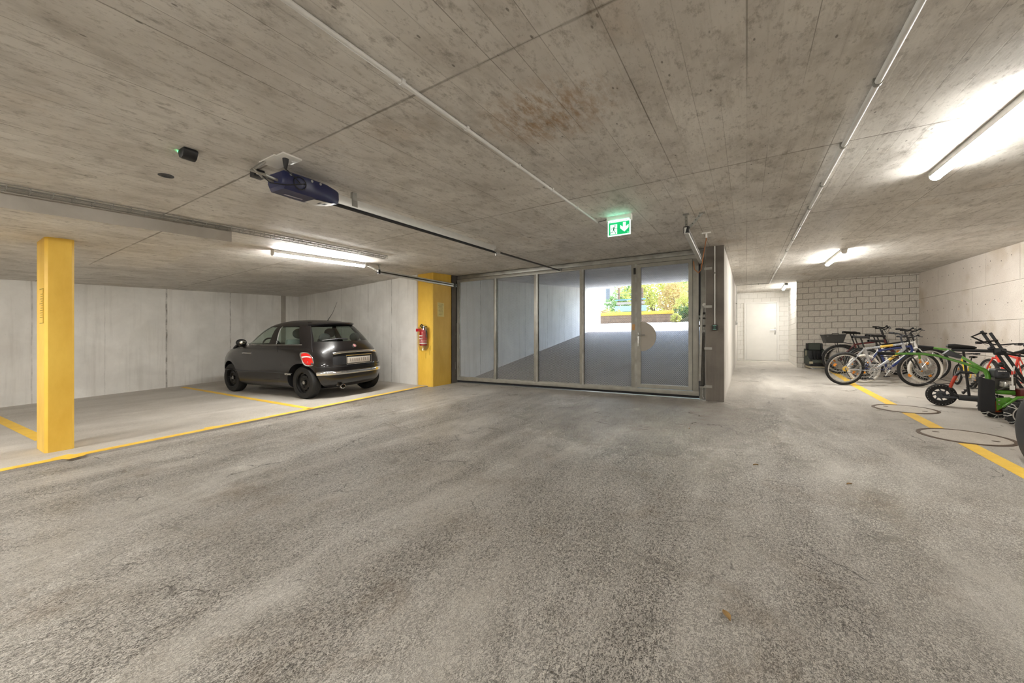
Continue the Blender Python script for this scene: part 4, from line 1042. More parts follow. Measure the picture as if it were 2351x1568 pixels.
# shut lines
def seam(name, pts, r=.0035): m_ = MB(); m_.tube(pts, r, 5); cp(name, m_, M['rubber'])
seam('hatch_seam', [carp(46, 1.35, .0), carp(47, 1.2), carp(48, 1.05), carp(49, .92), carp(49, .84)])
seam('hatch_seam', [carp(-46, 1.35, .0), carp(-47, 1.2), carp(-48, 1.05), carp(-49, .92), carp(-49, .84)])
seam('hatch_seam', [carp(50, .595)] + arc(45, -45, .565, .565, 0, 14) + [carp(-50, .595)])
for sg in (1, -1):
    seam('door_seam', [carp(sg * t, z) for t, z in ((87, .96), (86.5, .85), (86, .6), (87, .36), (90, .31), (110, .30), (124, .31), (127, .36), (127, .6), (128, .9))])
    seam('waist_seam', [carp(sg * t, .895, .001) for t in np.linspace(52, 150, 24)], .0025)
    m_ = MB(); m_.tube([carp(sg * t, .972, .006) for t in np.linspace(TB - 3, 136, 22)], .0065, 6); cp('belt_trim', m_, M['chrome'])
    m_ = MB(); m_.tube([carp(sg * (TB1 - .5), z, .004) for z in np.linspace(.985, 1.345, 8)], .0042, 6); cp('pillar_reflection', m_, M['alu'])  # bright strip added to stand for the reflection on the glossy pillar edge
    m_ = MB(); m_.tube([carp(sg * 94, .80, .012), carp(sg * 96, .803, .032), carp(sg * 99, .803, .032), carp(sg * 101, .80, .012)], [.012, .014, .013, .01], 8); cp('door_handle', m_, M['chrome'])
    m_ = MB(); m_.tube([carp(sg * t, .46, .004) for t in np.linspace(78, 127, 18)], .006, 6); cp('side_moulding', m_, M['dgrey'])
    m_ = MB(); m_.grid([[carp(sg * t, z, .008) for t in (79.0, 81.5, 84)] for z in (.43, .465)]); cp('side_badge', m_, M['alu'], fixn=False)
    mp = carp(sg * 133, .985, .0)
    m_ = MB(); m_.tube([carp(sg * 130, .90, -.01), carp(sg * 131, .945, .05), mp + V(-.03, sg * .08, .02)], [.035, .028, .035], 8); m_.ball(mp + V(-.01, sg * .12, .035), (.066, .10, .072), 14, 10); mr = cp('door_mirror', m_, M['black'])
    m_ = MB(); m_.ball(mp + V(-.056, sg * .12, .035), (.025, .062, .042), 14, 8); cp('mirror_glass', m_, M['chrome'], mr)
# chrome vent-like glints: bonnet edge lamps are out of sight; exhaust and aerial
m_ = MB(); ex_ = V(-1.60, .34, .205); m_.tube([ex_ + V(.35, 0, .02), ex_], .03, 12); cp('exhaust_pipe', m_, M['dsteel'])
m_ = MB(); m_.lathe([(.038, 0), (.040, -.10), (.033, -.105), (.031, -.02)], ex_ + V(.02, 0, 0), 'x', 18); m_.v = [(x, ex_.y + (y - ex_.y) * 1.35, z) for x, y, z in m_.v]; cp('exhaust_tip', m_, M['chrome'])
m_ = MB(); m_.tube([(-.84, 0, 1.385), (-.90, 0, 1.45), (-1.02, 0, 1.56), (-1.16, 0, 1.77)], [.012, .006, .0035, .002], 6); cp('aerial', m_, M['black'])
m_ = MB(); m_.box(-1.3, 1.4, -.6, .6, .15, .20); cp('underbody', m_, M['black'])
# seats, wheel, dash behind the glass
for y in (.34, -.34):
    m_ = MB(); m_.box(-.35, .15, y - .23, y + .23, .35, .55); m_.prism([(-.30, y - .22, .5), (-.18, y - .22, .5), (-.38, y - .20, 1.06), (-.47, y - .20, 1.06)], (0, .43, 0)); st = cp('front_seat', m_, M['seatpale'], bevel=.03)
    m_ = MB(); m_.ball((-.47, y, 1.17), (.05, .13, .10), 14, 10); cp('headrest', m_, M['seat'], st)
    m_ = MB(); m_.prism([(-1.0, y - .30, .45), (-.85, y - .30, .45), (-1.15, y - .28, .96), (-1.25, y - .28, .96)], (0, .57, 0)); st = cp('rear_seat', m_, M['seat'], bevel=.03)
    m_ = MB(); m_.ball((-1.22, y, 1.08), (.05, .12, .09), 14, 10); cp('headrest', m_, M['seat'], st)
m_ = MB(); m_.box(.55, 1.0, -.62, .62, .6, .97); cp('dashboard', m_, M['seat'], bevel=.05)
m_ = MB(); m_.tube([V(.42 + .06 * math.sin(a), .34 + .18 * math.cos(a), .92 + .17 * math.sin(a)) for a in np.linspace(0, 2 * math.pi, 20)[:-1]], .016, 6, closed=True); cp('steering_wheel', m_, M['black'])
# wheels
for ax_ in AX:
    for sg in (1, -1):
        yc = sg * (.672 if ax_ < 0 else .668)
        m_ = MB(); m_.lathe([(.19, -.085), (.25, -.092), (.278, -.085), (.291, -.065), (.292, 0), (.291, .065), (.278, .085), (.25, .092), (.19, .085)], (ax_, yc, WR), 'y', 40); tw = cp('tyre', m_, M['tyre'])
        for yy in (-.045, -.015, .015, .045):
            m_ = MB(); m_.lathe([(.2926, yy - .004), (.2905, yy), (.2926, yy + .004)], (ax_, yc, WR), 'y', 40); cp('tread_groove', m_, M['black'], tw)
        q = sg; m_ = MB(); m_.lathe([(.193, .085 * q), (.198, .078 * q), (.180, .070 * q), (.172, .035 * q), (.150, .030 * q), (.130, .055 * q), (.095, .062 * q), (.075, .040 * q), (.045, .038 * q), (.042, .060 * q), (0, .062 * q)], (ax_, yc, WR), 'y', 36); rm = cp('wheel_rim', m_, M['blacksteel'], tw)
        for k in range(12):
            a = 2 * math.pi * k / 12; m_ = MB(); m_.cyl((ax_ + .139 * math.cos(a), yc + .052 * q, WR + .139 * math.sin(a)), (ax_ + .139 * math.cos(a), yc + .040 * q, WR + .139 * math.sin(a)), .013, n=8); cp('rim_hole', m_, M['rubber'], tw)
        m_ = MB(); m_.cyl((ax_, yc + .06 * q, WR), (ax_, yc + .066 * q, WR), .030, n=16); cp('hub_cap', m_, M['alu'], tw)
fwd = Vector((-.998, -.063, 0)); fwd.z = -.0018
rax = Vector((-6.645, 4.62, 0)); SCL = .975
org = rax + Vector((fwd.x, fwd.y, 0)).normalized() * 1.15 * SCL
place(CAR, (org.x, org.y, zf(org.x, org.y) + BAYH), fwd, Vector((0, -.034, 1)))
CAR.matrix_world = CAR.matrix_world @ Matrix.Scale(SCL, 4)

# ================================================================== BICYCLES
BG = 'bicycles parked against the right wall'
M['orange'] = simple('orange reflector', '#e08a1e', .3, 0, .08, 30)
M['bluep'] = simple('blue bicycle paint', '#1b2a5e', .3, .1, .08, 20, 0, .5)
M['darkred'] = simple('dark red bicycle paint', '#5c1519', .3, .1, .1, 20, 0, .6)
M['redp'] = simple('bright red bicycle paint', '#cf3a2c', .3, 0, .08, 20, 0, .5)
M['yellowp'] = simple('yellow bicycle paint', '#d9b722', .3, 0, .08, 20, 0, .5)
M['whitet'] = simple('cream white tyre', '#cfcac0', .6, 0, .06, 30)
M['whitep'] = simple('white bicycle paint', '#dddad4', .3, 0, .05, 20, 0, .5)
M['greenp'] = simple('bright green bicycle paint', '#5c8d2c', .3, 0, .08, 20, 0, .5)
M['bronze'] = simple('yellow gold paint', '#c9a54a', .35, .2, .08, 20)
def wheel(par, x, r, tyre, refl=2, a0=.4, spokes=28, tw=.027, fender=None, rimm='alu'):
    m_ = MB(); n = 8
    m_.lathe([(r - tw + tw * math.cos(2 * math.pi * k / n), tw * math.sin(2 * math.pi * k / n)) for k in range(n)], (x, 0, r), 'y', 44, closed=True)
    t = m_.build('tyre', tyre, par)
    m_ = MB(); R = r - 2 * tw; m_.lathe([(R + .004, -.012), (R + .004, .012), (R - .016, .009), (R - .016, -.009)], (x, 0, r), 'y', 44, closed=True); o = m_.build('rim', M[rimm], par); o.parent = t
    m_ = MB()
    for k in range(spokes):
        a = 2 * math.pi * k / spokes; s_ = 1 if k % 2 else -1; a2 = a + .35 * (1 if (k // 2) % 2 else -1)
        m_.tube([(x + .02 * math.cos(a2), s_ * .028, r + .02 * math.sin(a2)), (x + (R - .012) * math.cos(a), 0, r + (R - .012) * math.sin(a))], .0017, 3)
    o = m_.build('spokes', M['alu'], par); o.parent = t; o['kind'] = 'stuff'
    m_ = MB(); m_.cyl((x, -.04, r), (x, .04, r), .018, n=10); m_.cyl((x, -.034, r), (x, -.026, r), .03, n=12); m_.cyl((x, .026, r), (x, .034, r), .03, n=12); o = m_.build('hub', M['alu'], par); o.parent = t
    for k in range(refl):
        a = a0 + k * 2 * math.pi / refl; m_ = MB(); rr = R * .62; da = .17
        m_.prism([(x + q * math.cos(a + s_ * da), -.006, r + q * math.sin(a + s_ * da)) for q, s_ in ((rr - .022, -1), (rr + .018, -1), (rr + .03, 0), (rr + .018, 1), (rr - .022, 1), (rr - .01, 0))], (0, .012, 0)); o = m_.build('reflector', M['orange'], par); o.parent = t
    if fender:
        a_, c_, mm = fender; m_ = MB(); rows = []
        for k in range(19):
            a = a_ + (c_ - a_) * k / 18; rows.append([(x + (r + .016) * math.cos(a), yy, r + (r + .016) * math.sin(a) - .01 * abs(yy) / .03) for yy in (-.028, -.012, .012, .028)])
        m_.grid(rows); m_.build('mudguard', mm, par, fixn=False)
    return t
def bicycle(label, rear, front, frame, r=.325, lean=.10, tyre='tyre', fork=None, style='mtb', steer=0.0, fend=None, basket=False, seatz=.93, barz=1.0, accent=None, saddle='black', rack=False, a0=.4, step=False, sc=1.0):
    B = local('bicycle', label, 'bicycle', BG)
    wb = math.hypot(front[0] - rear[0], front[1] - rear[1]) / sc
    FM = M[frame]; FK = M[fork or frame]; k = wb / 1.08
    def P(x, z, y=0): return V(x * k, y, z)
    ra, fa = P(0, r), V(wb, 0, r); bb = P(.43, .285); st = P(.285, .74 if not step else .70); ht, hb = P(.835, .83), P(.872, .70)
    if step: tt0 = P(.33, .55)
    wheel(B, 0, r, M[tyre], a0=a0, fender=(fend and (.2, 2.9, M[fend]))); wheel(B, wb, r, M[tyre], a0=a0 + 1.2, fender=(fend and (.6, 3.1, M[fend])))
    def tb(name, pts, rad, m=FM, n=8): m_ = MB(); m_.tube(pts, rad, n); return m_.build(name, m, B)
    fat = 1.0 if style == 'city' else 1.3
    tb('down_tube', [hb, bb], .019 * fat); tb('seat_tube', [bb, st], .0165 * fat); tb('head_tube', [ht, hb], .021 * fat)
    tb('top_tube', [ht + V(.0, 0, -.03), (st + V(0, 0, -.03)) if not step else tt0], .0165 * fat)
    if accent: a_, m2 = accent; q0 = ht + V(0, 0, -.03); q1 = st + V(0, 0, -.03); tb('paint_band', [q0.lerp(q1, .25), q0.lerp(q1, .58)], .0222, M[m2]); tb('paint_band', [hb.lerp(bb, .2), hb.lerp(bb, .5)], .0252, M[m2])
    for s_ in (-1, 1):
        tb('seat_stay', [st + V(0, s_ * .012, -.03), ra + V(0, s_ * .05, 0)], .008); tb('chain_stay', [bb + V(0, s_ * .02, 0), ra + V(0, s_ * .05, 0)], .009)
        tb('fork_leg', [hb + V(.005, s_ * .05, -.02), hb.lerp(fa, .5) + V(.02, s_ * .055, 0), fa + V(0, s_ * .05, 0)], .0125 if style == 'mtb' else .010, FK)
    tb('fork_crown', [hb + V(.005, -.06, -.02), hb + V(.005, .06, -.02)], .016, FK)
    sp_ = st + (st - bb).normalized() * (seatz - .74) * .9
    tb('seat_post', [st, sp_], .013, M['black'])
    m_ = MB(); rows = []
    for x_, w_, z_ in ((-.14, .03, .0), (-.13, .075, .012), (-.06, .075, .006), (.02, .035, .0), (.10, .022, .0), (.14, .012, -.01)):
        rows.append([sp_ + V(x_, w_ * math.cos(a), .02 + z_ + (.022 if math.sin(a) > 0 else .03) * math.sin(a)) for a in np.linspace(0, 2 * math.pi, 11)])
    m_.grid(rows); m_.build('saddle', M[saddle], B)
    # stem and bars
    sm = ht + (ht - hb).normalized() * (barz - .88); bc_ = sm + V(.06, 0, .03)
    tb('stem', [ht, sm, bc_], .0145, M['black'] if frame != 'silver' else M['dgrey'])
    W = .31
    bar = [bc_ + V(-.07, -W, .03), bc_ + V(-.02, -W * .55, .025), bc_ + V(.0, -.05, 0), bc_ + V(0, .05, 0), bc_ + V(-.02, W * .55, .025), bc_ + V(-.07, W, .03)]
    tb('handlebar', bar, .0125, M['black'])
    for s_ in (0, -1):
        g0, g1 = bar[s_], bar[s_].lerp(bar[1 if s_ == 0 else -2], .62); tb('grip', [g0, g1], .0185, M['rubber'])
        lv = bar[s_].lerp(bar[1 if s_ == 0 else -2], .75); tb('brake_lever', [lv, lv + V(.05, 0, -.02), lv.lerp(g0, .8) + V(.07, 0, -.03)], .006, M['dgrey'], 6)
        tb('brake_cable', [lv + V(.02, 0, 0), lv + V(.06, 0, .0), sm + V(.09, 0, -.06), hb + V(.03, 0, .02)], .0028, M['black'], 5)
    # cranks
    m_ = MB(); m_.lathe([(.092, -.003), (.092, .003), (.076, .003), (.076, -.003)], bb + V(0, -.06, 0), 'y', 28, closed=True); m_.lathe([(.062, -.003), (.062, .003), (.050, .003), (.050, -.003)], bb + V(0, -.055, 0), 'y', 24, closed=True)
    for a in range(4): m_.bar(bb + V(.03 * math.cos(a * 1.57), -.058, .03 * math.sin(a * 1.57)), bb + V(.078 * math.cos(a * 1.57), -.058, .078 * math.sin(a * 1.57)), .014, .005, up=(0, 1, 0))
    m_.cyl(bb + V(0, -.07, 0), bb + V(0, .07, 0), .022, n=12); m_.build('chainring', M['alu'], B)
    for s_, a in ((-1, -2.2), (1, -2.2 + math.pi)):
        e = bb + V(.165 * math.cos(a), s_ * .085, .165 * math.sin(a)); tb('crank_arm', [bb + V(0, s_ * .072, 0), e], .010, M['alu']); m_ = MB(); m_.cbox(e + V(0, s_ * .045, 0), (.085, .07, .018)); m_.build('pedal', M['black'], B, bevel=.003)
    tb('chain', [bb + V(0, -.058, .088), ra + V(0, -.045, .045)], .004, M['dsteel'], 5); tb('chain', [bb + V(0, -.058, -.088), ra + V(-.0, -.045, -.06)], .004, M['dsteel'], 5)
    m_ = MB(); m_.lathe([(.05, -.004), (.05, .004), (.02, .01), (.02, -.01)], ra + V(0, -.045, 0), 'y', 20, closed=True); m_.build('sprocket', M['bronze'] if frame == 'silver' else M['dsteel'], B)
    m_ = MB(); dp = ra + V(.02, -.055, -.075); m_.bar(ra + V(.01, -.05, -.02), dp, .02, .012); m_.bar(dp, dp + V(.05, 0, -.08), .016, .01); m_.build('derailleur', M['black'], B)
    if rack:
        m_ = MB(); z_ = 2 * r + .06
        for s_ in (-1, 1):
            m_.tube([st + V(-.02, s_ * .05, -.02), V(.10, s_ * .06, z_), V(-.30, s_ * .06, z_)], .006, 6); m_.tube([ra + V(0, s_ * .06, 0), V(-.06, s_ * .06, z_)], .006, 6)
        for x_ in (-.28, -.1, .08): m_.tube([V(x_, -.06, z_), V(x_, .06, z_)], .005, 5)
        m_.build('luggage_rack', M['black'], B)
    fw = V(front[0] - rear[0], front[1] - rear[1], zf(*front[:2]) - zf(*rear[:2]))
    side = Vector((-fw.y, fw.x, 0)).normalized()
    place(B, (rear[0], rear[1], zf(*rear[:2]) + .001), fw, Vector((0, 0, 1)) + side * lean + Vector((0, -.028, 0)))
    if sc != 1.0: B.matrix_world = B.matrix_world @ Matrix.Scale(sc, 4)
    return B
bicycle('silver mountain bicycle with a gold band, in front of the other bicycles', (1.625, 9.87), (2.74, 10.17), 'silver', .325, -.06, accent=(0, 'bronze'), fork='black', seatz=.95, barz=.99, a0=2.7)
bicycle('blue bicycle with cream tyres behind the silver bicycle', (2.03, 10.40), (3.00, 10.70), 'bluep', .315, .05, tyre='whitet', fork='whitep', seatz=.93, barz=1.02, a0=.9, sc=.92)
bicycle('white framed bicycle with black mudguards behind the blue bicycle', (2.16, 11.02), (3.22, 11.27), 'whitep', .34, .04, fork='whitep', fend='black', seatz=.95, barz=1.06, style='city', a0=1.5)
bicycle('black bicycle between the white bicycle and the dark red bicycle', (2.22, 11.62), (3.27, 11.82), 'black', .335, .03, fork='alu', seatz=.95, barz=1.08, a0=.2)
dr_ = bicycle('dark red city bicycle carrying a black basket on its rear rack', (1.93, 12.22), (3.03, 12.42), 'darkred', .35, .03, fork='darkred', fend='black', seatz=1.03, barz=1.14, style='city', rack=True)
bicycle('dark grey bicycle in the last row by the block wall', (2.10, 12.85), (3.17, 13.0), 'dgrey', .345, .03, fork='dgrey', fend='black', seatz=1.0, barz=1.10, style='city')
bicycle('small yellow child bicycle standing along the right wall panels', (3.42, 10.12), (3.45, 10.80), 'yellowp', .30, -.07, fork='black', seatz=.85, barz=.93, sc=.66)
bicycle('bright red mountain bicycle behind the seated electric scooter', (3.45, 8.62), (3.40, 9.56), 'redp', .33, -.05, fork='redp', seatz=.80, barz=.95, sc=.88)
# basket on the rack of the dark red bicycle
bw = dr_.matrix_world
def basket():
    z0, z1 = .765, .95; t = local('bicycle_basket', 'black wire look basket on the rear rack of the dark red bicycle', 'basket')
    m_ = MB(); 
    def loop(w, l, z): return [V(-.12 - l, -w, z), V(-.12 + l, -w, z), V(-.12 + l, w, z), V(-.12 - l, w, z)]
    a, c = loop(.115, .165, z0), loop(.15, .21, z1); ai, ci = loop(.108, .158, z0 + .004), loop(.143, .203, z1)
    for i in range(4):
        j = (i + 1) % 4; m_._add([a[i], a[j], c[j], c[i], ai[i], ai[j], ci[j], ci[i]], [(0, 1, 2, 3), (7, 6, 5, 4), (3, 2, 6, 7)])
    m_.build('side_walls', M['bask'], t); m_ = MB(); m_.prism(ai, (0, 0, -.006)); m_.build('bottom', M['bask'], t)
    m_ = MB(); m_.tube([q + V(0, 0, .002) for q in c], .007, 6, closed=True); m_.build('rim_wire', M['black'], t)
    m_ = MB(); m_.tube([V(-.19, -.15, z1 + .002), V(-.19, -.152, z1 + .03), V(-.06, -.152, z1 + .03), V(-.06, -.15, z1 + .002)], .006, 6); m_.build('carry_handle', M['black'], t)
    m_ = MB(); m_.cyl(V(-.27, -.142, z1 - .03), V(-.27, -.147, z1 - .03), .008, n=8); m_.build('rivet', M['alu'], t)
    t.matrix_world = bw.copy()
M['bask'] = simple('dark grey basket weave', '#33322f', .6, 0, .25, 60, .3)
basket()

# ================================================================== CHILD CAR SEAT
SQ = fl(1868, 845); CS = local('child_car_seat', 'dark green grey child car seat on the floor by the block wall', 'car seat')
M['csh'] = simple('dark green grey seat fabric', '#4d534c', .8, 0, .12, 60, .2); M['csb'] = simple('black seat shell', '#17181a', .5, 0, .15, 30); M['cream'] = simple('cream padding', '#bdb49a', .7, 0, .05, 30)
def cs(name, mb, m, **k): return mb.build(name, m, CS, **k)
m_ = MB(); m_.box(-.17, .20, -.21, .21, .03, .075); cs('base_frame', m_, M['cream'], bevel=.015)
m_ = MB(); m_.box(-.20, .22, -.20, .20, .075, .20); cs('seat_shell', m_, M['csb'], bevel=.03)
m_ = MB(); m_.box(-.14, .24, -.15, .15, .16, .25); cs('seat_cushion', m_, M['csh'], bevel=.04, seg=3)
m_ = MB(); m_.prism([(-.20, -.17, .15), (-.10, -.17, .15), (-.17, -.17, .58), (-.26, -.17, .58)], (0, .34, 0)); cs('backrest', m_, M['csb'], bevel=.03)
for s_ in (-1, 1):
    m_ = MB(); m_.prism([(-.20, s_ * .17, .12), (.24, s_ * .17, .12), (.23, s_ * .17, .24), (.02, s_ * .17, .32), (-.05, s_ * .17, .50), (-.22, s_ * .17, .55)], (0, s_ * .055, 0)); w_ = cs('side_wing', m_, M['csh'], bevel=.02)
    m_ = MB(); m_.prism([(-.26, s_ * .12, .52), (-.10, s_ * .14, .52), (-.12, s_ * .14, .70), (-.27, s_ * .12, .70)], (0, s_ * .05, 0)); cs('head_wing', m_, M['csb'], bevel=.02)
    m_ = MB(); m_.bar((-.10, s_ * .05, .50), (.02, s_ * .03, .25), .035, .006, up=(1, 0, .3)); cs('harness_strap', m_, M['black'])
m_ = MB(); m_.box(-.20, -.12, -.15, .15, .50, .71); cs('headrest', m_, M['csh'], bevel=.035, seg=3)
m_ = MB(); m_.box(.20, .245, -.215, -.13, .15, .21); cs('cream_patch', m_, M['cream'], bevel=.005)
m_ = MB(); m_.box(.0, .03, -.24, -.225, .36, .5); cs('side_label', m_, M['cream'], bevel=.004)
m_ = MB(); m_.tube([(.21, -.18, .03), (.23, -.1, .012), (.23, .1, .012), (.21, .18, .03)], .013, 8); cs('front_bar', m_, M['alu'])
place(CS, (SQ.x + .04, 13.62, zf(0, 13.5) - .0), V(.15, -1, -.028), V(0, -.028, 1))

# ================================================================== SEATED ELECTRIC SCOOTER
ES = local('electric_scooter', 'black electric scooter with a saddle and red suspension behind the green machine', 'scooter')
def es(name, mb, m, par=None, **k):
    o = mb.build(name, m, ES, **k)
    if par: o.parent = par
    return o
M['redspring'] = simple('red suspension tube', '#b33a22', .35, .2, .1, 20)
er = .155; ewb = .92
for x_ in (0, ewb):
    m_ = MB(); m_.lathe([(.085, -.035), (.13, -.042), (.149, -.03), (.155, -.01), (.155, .01), (.149, .03), (.13, .042), (.085, .035)], (x_, 0, er), 'y', 36); tw = es('tyre', m_, M['tyre'])
    m_ = MB(); m_.lathe([(.086, -.03), (.09, -.03), (.09, .03), (.086, .03)], (x_, 0, er), 'y', 30, closed=True); es('rim', m_, M['black'], tw)
    m_ = MB(); m_.lathe([(0, -.05), (.02, -.05), (.03, -.04), (.05, -.036), (.053, .036), (0, .04)], (x_, 0, er), 'y', 24); es('hub_motor', m_, M['dgrey'], tw)
    for k in range(8):
        a = k * math.pi / 4; m_ = MB(); m_.bar((x_ + .05 * math.cos(a), -.01, er + .05 * math.sin(a)), (x_ + .088 * math.cos(a + .2), -.01, er + .088 * math.sin(a + .2)), .016, .02, up=(0, 1, 0)); es('wheel_spoke', m_, M['alu'] if False else M['dgrey'], tw)
    m_ = MB()
    for k in range(26):
        a = k * 2 * math.pi / 26; m_.ball((x_ + .133 * math.cos(a), -.0415, er + .133 * math.sin(a)), (.004, .002, .004), 6, 4)
    o = es('tread_studs', m_, M['alu'], tw); o['kind'] = 'stuff'
m_ = MB(); m_.box(.16, .72, -.085, .085, .105, .17); es('deck', m_, M['black'], bevel=.012)
m_ = MB(); m_.box(.0, .2, -.055, -.035, .12, .15); m_.box(.0, .2, .035, .055, .12, .15); es('swing_arm', m_, M['dgrey'], bevel=.004)
for s_ in (-.05, .05):
    m_ = MB(); m_.tube([(.085, s_, .27), (.105, s_, .34), (.14, s_, .44)], .018, 10); es('suspension_tube', m_, M['redspring'])
    m_ = MB(); m_.tube([(.22, s_, .13), (.12, s_, .17), (.082, s_, .22), (.085, s_, .28)], .018, 8); es('lower_bend', m_, M['black'])
    m_ = MB(); m_.tube([(.13, s_, .43), (.17, s_, .485), (.32, s_, .49)], .016, 8); es('upper_arm', m_, M['black'])
m_ = MB(); m_.tube([(.20 + .02 * math.cos(k * .9) + k * .0030, .02 * math.sin(k * .9), .20 + k * .0044) for k in range(64)], .006, 5); es('coil_spring', m_, M['dgrey'])
m_ = MB(); m_.tube([(.20, 0, .19), (.42, 0, .52)], .013, 8); es('damper', m_, M['dsteel'])
for y_ in (-.03, .03): m_ = MB(); m_.tube([(.26, y_, .16), (.20, y_, .80)], .014, 8); es('seat_post', m_, M['black'])
m_ = MB(); rows = []
for x_, w_, h_ in ((-.02, .02, .01), (0, .075, .03), (.06, .085, .035), (.12, .06, .03), (.18, .045, .025), (.24, .03, .02), (.26, .01, .008)):
    rows.append([V(.06 + x_, w_ * math.cos(a), .835 + h_ * math.sin(a) + .01 * math.cos(x_ * 9)) for a in np.linspace(0, 2 * math.pi, 13)])
m_.grid(rows); es('saddle', m_, M['black'])
m_ = MB(); m_.bar((.09, -.02, .795), (.50, -.02, .785), .05, .04); es('upper_beam', m_, M['black'], bevel=.008)
c0, c1 = V(.78, 0, .20), V(.40, 0, 1.03)
for y_ in (-.035, .035): m_ = MB(); m_.bar(c0 + V(y_ * .9, y_ * .3, 0), c1 + V(y_ * .9, y_ * .3, 0) + (c1 - c0).normalized() * (.0 if y_ > 0 else .03), .03, .032); es('steering_column', m_, M['black'], bevel=.006)
cj = c0.lerp(c1, .70); m_ = MB(); m_.cbox(cj, (.11, .12, .09)); es('folding_joint', m_, M['black'], bevel=.02)
m_ = MB(); m_.tube([c1 + V(0, -.03, -.01), c1 + V(-.05, -.06, .0), c1 + V(-.13, -.12, -.05), c1 + V(-.03, -.12, -.12), c1 + V(.09, -.05, -.10)], .012, 8); es('handle_loop', m_, M['black'])
m_ = MB(); m_.tube([cj + V(.02, -.02, -.02), cj + V(.20, -.2, -.05), cj + V(.27, -.28, -.10), cj + V(.40, -.30, -.08)], .012, 8); es('handle_loop', m_, M['black'])
m_ = MB(); m_.tube([cj + V(.02, -.06, .02), cj + V(.10, -.16, -.01), cj + V(.17, -.22, .03), cj + V(.20, -.35, .08)], .014, 8); es('handlebar', m_, M['black'])
m_ = MB(); m_.ball(c1.lerp(c0, .25) + V(-.06, -.05, .0), (.03, .03, .022), 10, 8); m_.ball(cj + V(.19, -.30, .10), (.035, .03, .03), 10, 8); es('lever_clamp', m_, M['dgrey'])
m_ = MB(); m_.tube([(ewb, -.06, er), (.87, -.06, .26), c0 + V(0, 0, .05)], .016, 8); m_.tube([(ewb, .06, er), (.87, .06, .26), c0 + V(0, 0, .05)], .016, 8); es('front_fork', m_, M['black'])
m_ = MB(); m_.tube([(.60, -.06, .11), (.64, -.10, .05), (.68, -.14, .005)], .012, 8); m_.cbox((.60, -.06, .10), (.04, .03, .03)); es('side_stand', m_, M['black'])
for i in range(2): m_ = MB(); m_.tube([(.15, -.05, .34), (-.02, -.03 - i * .03, .38 - i * .07), (-.14, 0, .40 - i * .1), (-.05, .04, .30)], .004, 5); es('loose_cable', m_, M['black'])
rr0 = fl(2160, 931); place(ES, (rr0.x, rr0.y, zf(rr0.x, rr0.y) - .0), V(1.0, -.30, -.009), V(-.0, -.03, 1))

# ================================================================== GREEN WALK-BEHIND MACHINE
GM = thing('walk_behind_machine', (2.75, 7.1, zf(0, 7.1)), 'green walk-behind engine machine with black handle grips and chained wheels', 'garden machine')
M['green'] = simple('green machine paint', '#4f8a22', .35, .1, .12, 15, 0, .4)
M['engred'] = simple('dark red engine cover', '#5c1512', .4, 0, .1, 15)
def gm(name, mb, m, par=None, **k):
    o = mb.build(name, m, GM, **k)
    if par: o.parent = par
    return o
def gp(x, y, Y): return atY(x, y, Y)
YM = 7.18
def gt(name, pts, r, m): m_ = MB(); m_.tube([gp(*p) for p in pts], r, 10); return gm(name, m_, m)
gt('handlebar', [(2052, 812, 7.45), (2110, 812, 7.40), (2150, 816, 7.35), (2200, 830, 7.28), (2250, 846, 7.22)], .0165, M['green'])
gt('handlebar', [(2142, 799, 7.85), (2175, 803, 7.75), (2200, 815, 7.60), (2235, 835, 7.40), (2256, 846, 7.30)], .0165, M['green'])
gt('grip', [(2014, 811, 7.47), (2054, 812, 7.45)], .024, M['rubber']); gt('grip', [(2108, 796, 7.90), (2143, 799, 7.85)], .024, M['rubber'])
gt('clutch_lever', [(2020, 818, 7.46), (2050, 820, 7.44), (2070, 815, 7.43)], .007, M['black'])
gt('handle_stay', [(2110, 813, 7.40), (2112, 824, 7.40)], .012, M['green'])
gt('main_frame', [(2240, 842, 7.22), (2262, 851, 7.15), (2268, 862, 7.12), (2268, 880, 7.10), (2274, 893, 7.08), (2290, 900, 7.06), (2330, 902, 7.04)], .026, M['green'])
q = gp(2205, 818, 7.26); m_ = MB(); m_.prism([gp(2166, 813, 7.24), gp(2180, 803, 7.24), gp(2210, 816, 7.22), (gp(2206, 824, 7.22))], (0, .07, 0)); gm('tool_box', m_, M['dgrey'], bevel=.006)
m_ = MB(); m_.prism([gp(2226, 842, 7.18), gp(2250, 850, 7.16), gp(2242, 858, 7.16), gp(2228, 852, 7.17)], (0, .03, 0)); gm('bracket', m_, M['green'])
# black rubber curtain beside the wheel
m_ = MB(); a, c = atY(2252, 942, 6.97), atY(2287, 947, 6.95); hgt = .40
m_.prism([a, c, c + V(0.0, .01, hgt - .02), a + V(.01, .01, hgt)], V(-.015, .05, 0)); gm('mud_flap', m_, M['rubber'], bevel=.012)
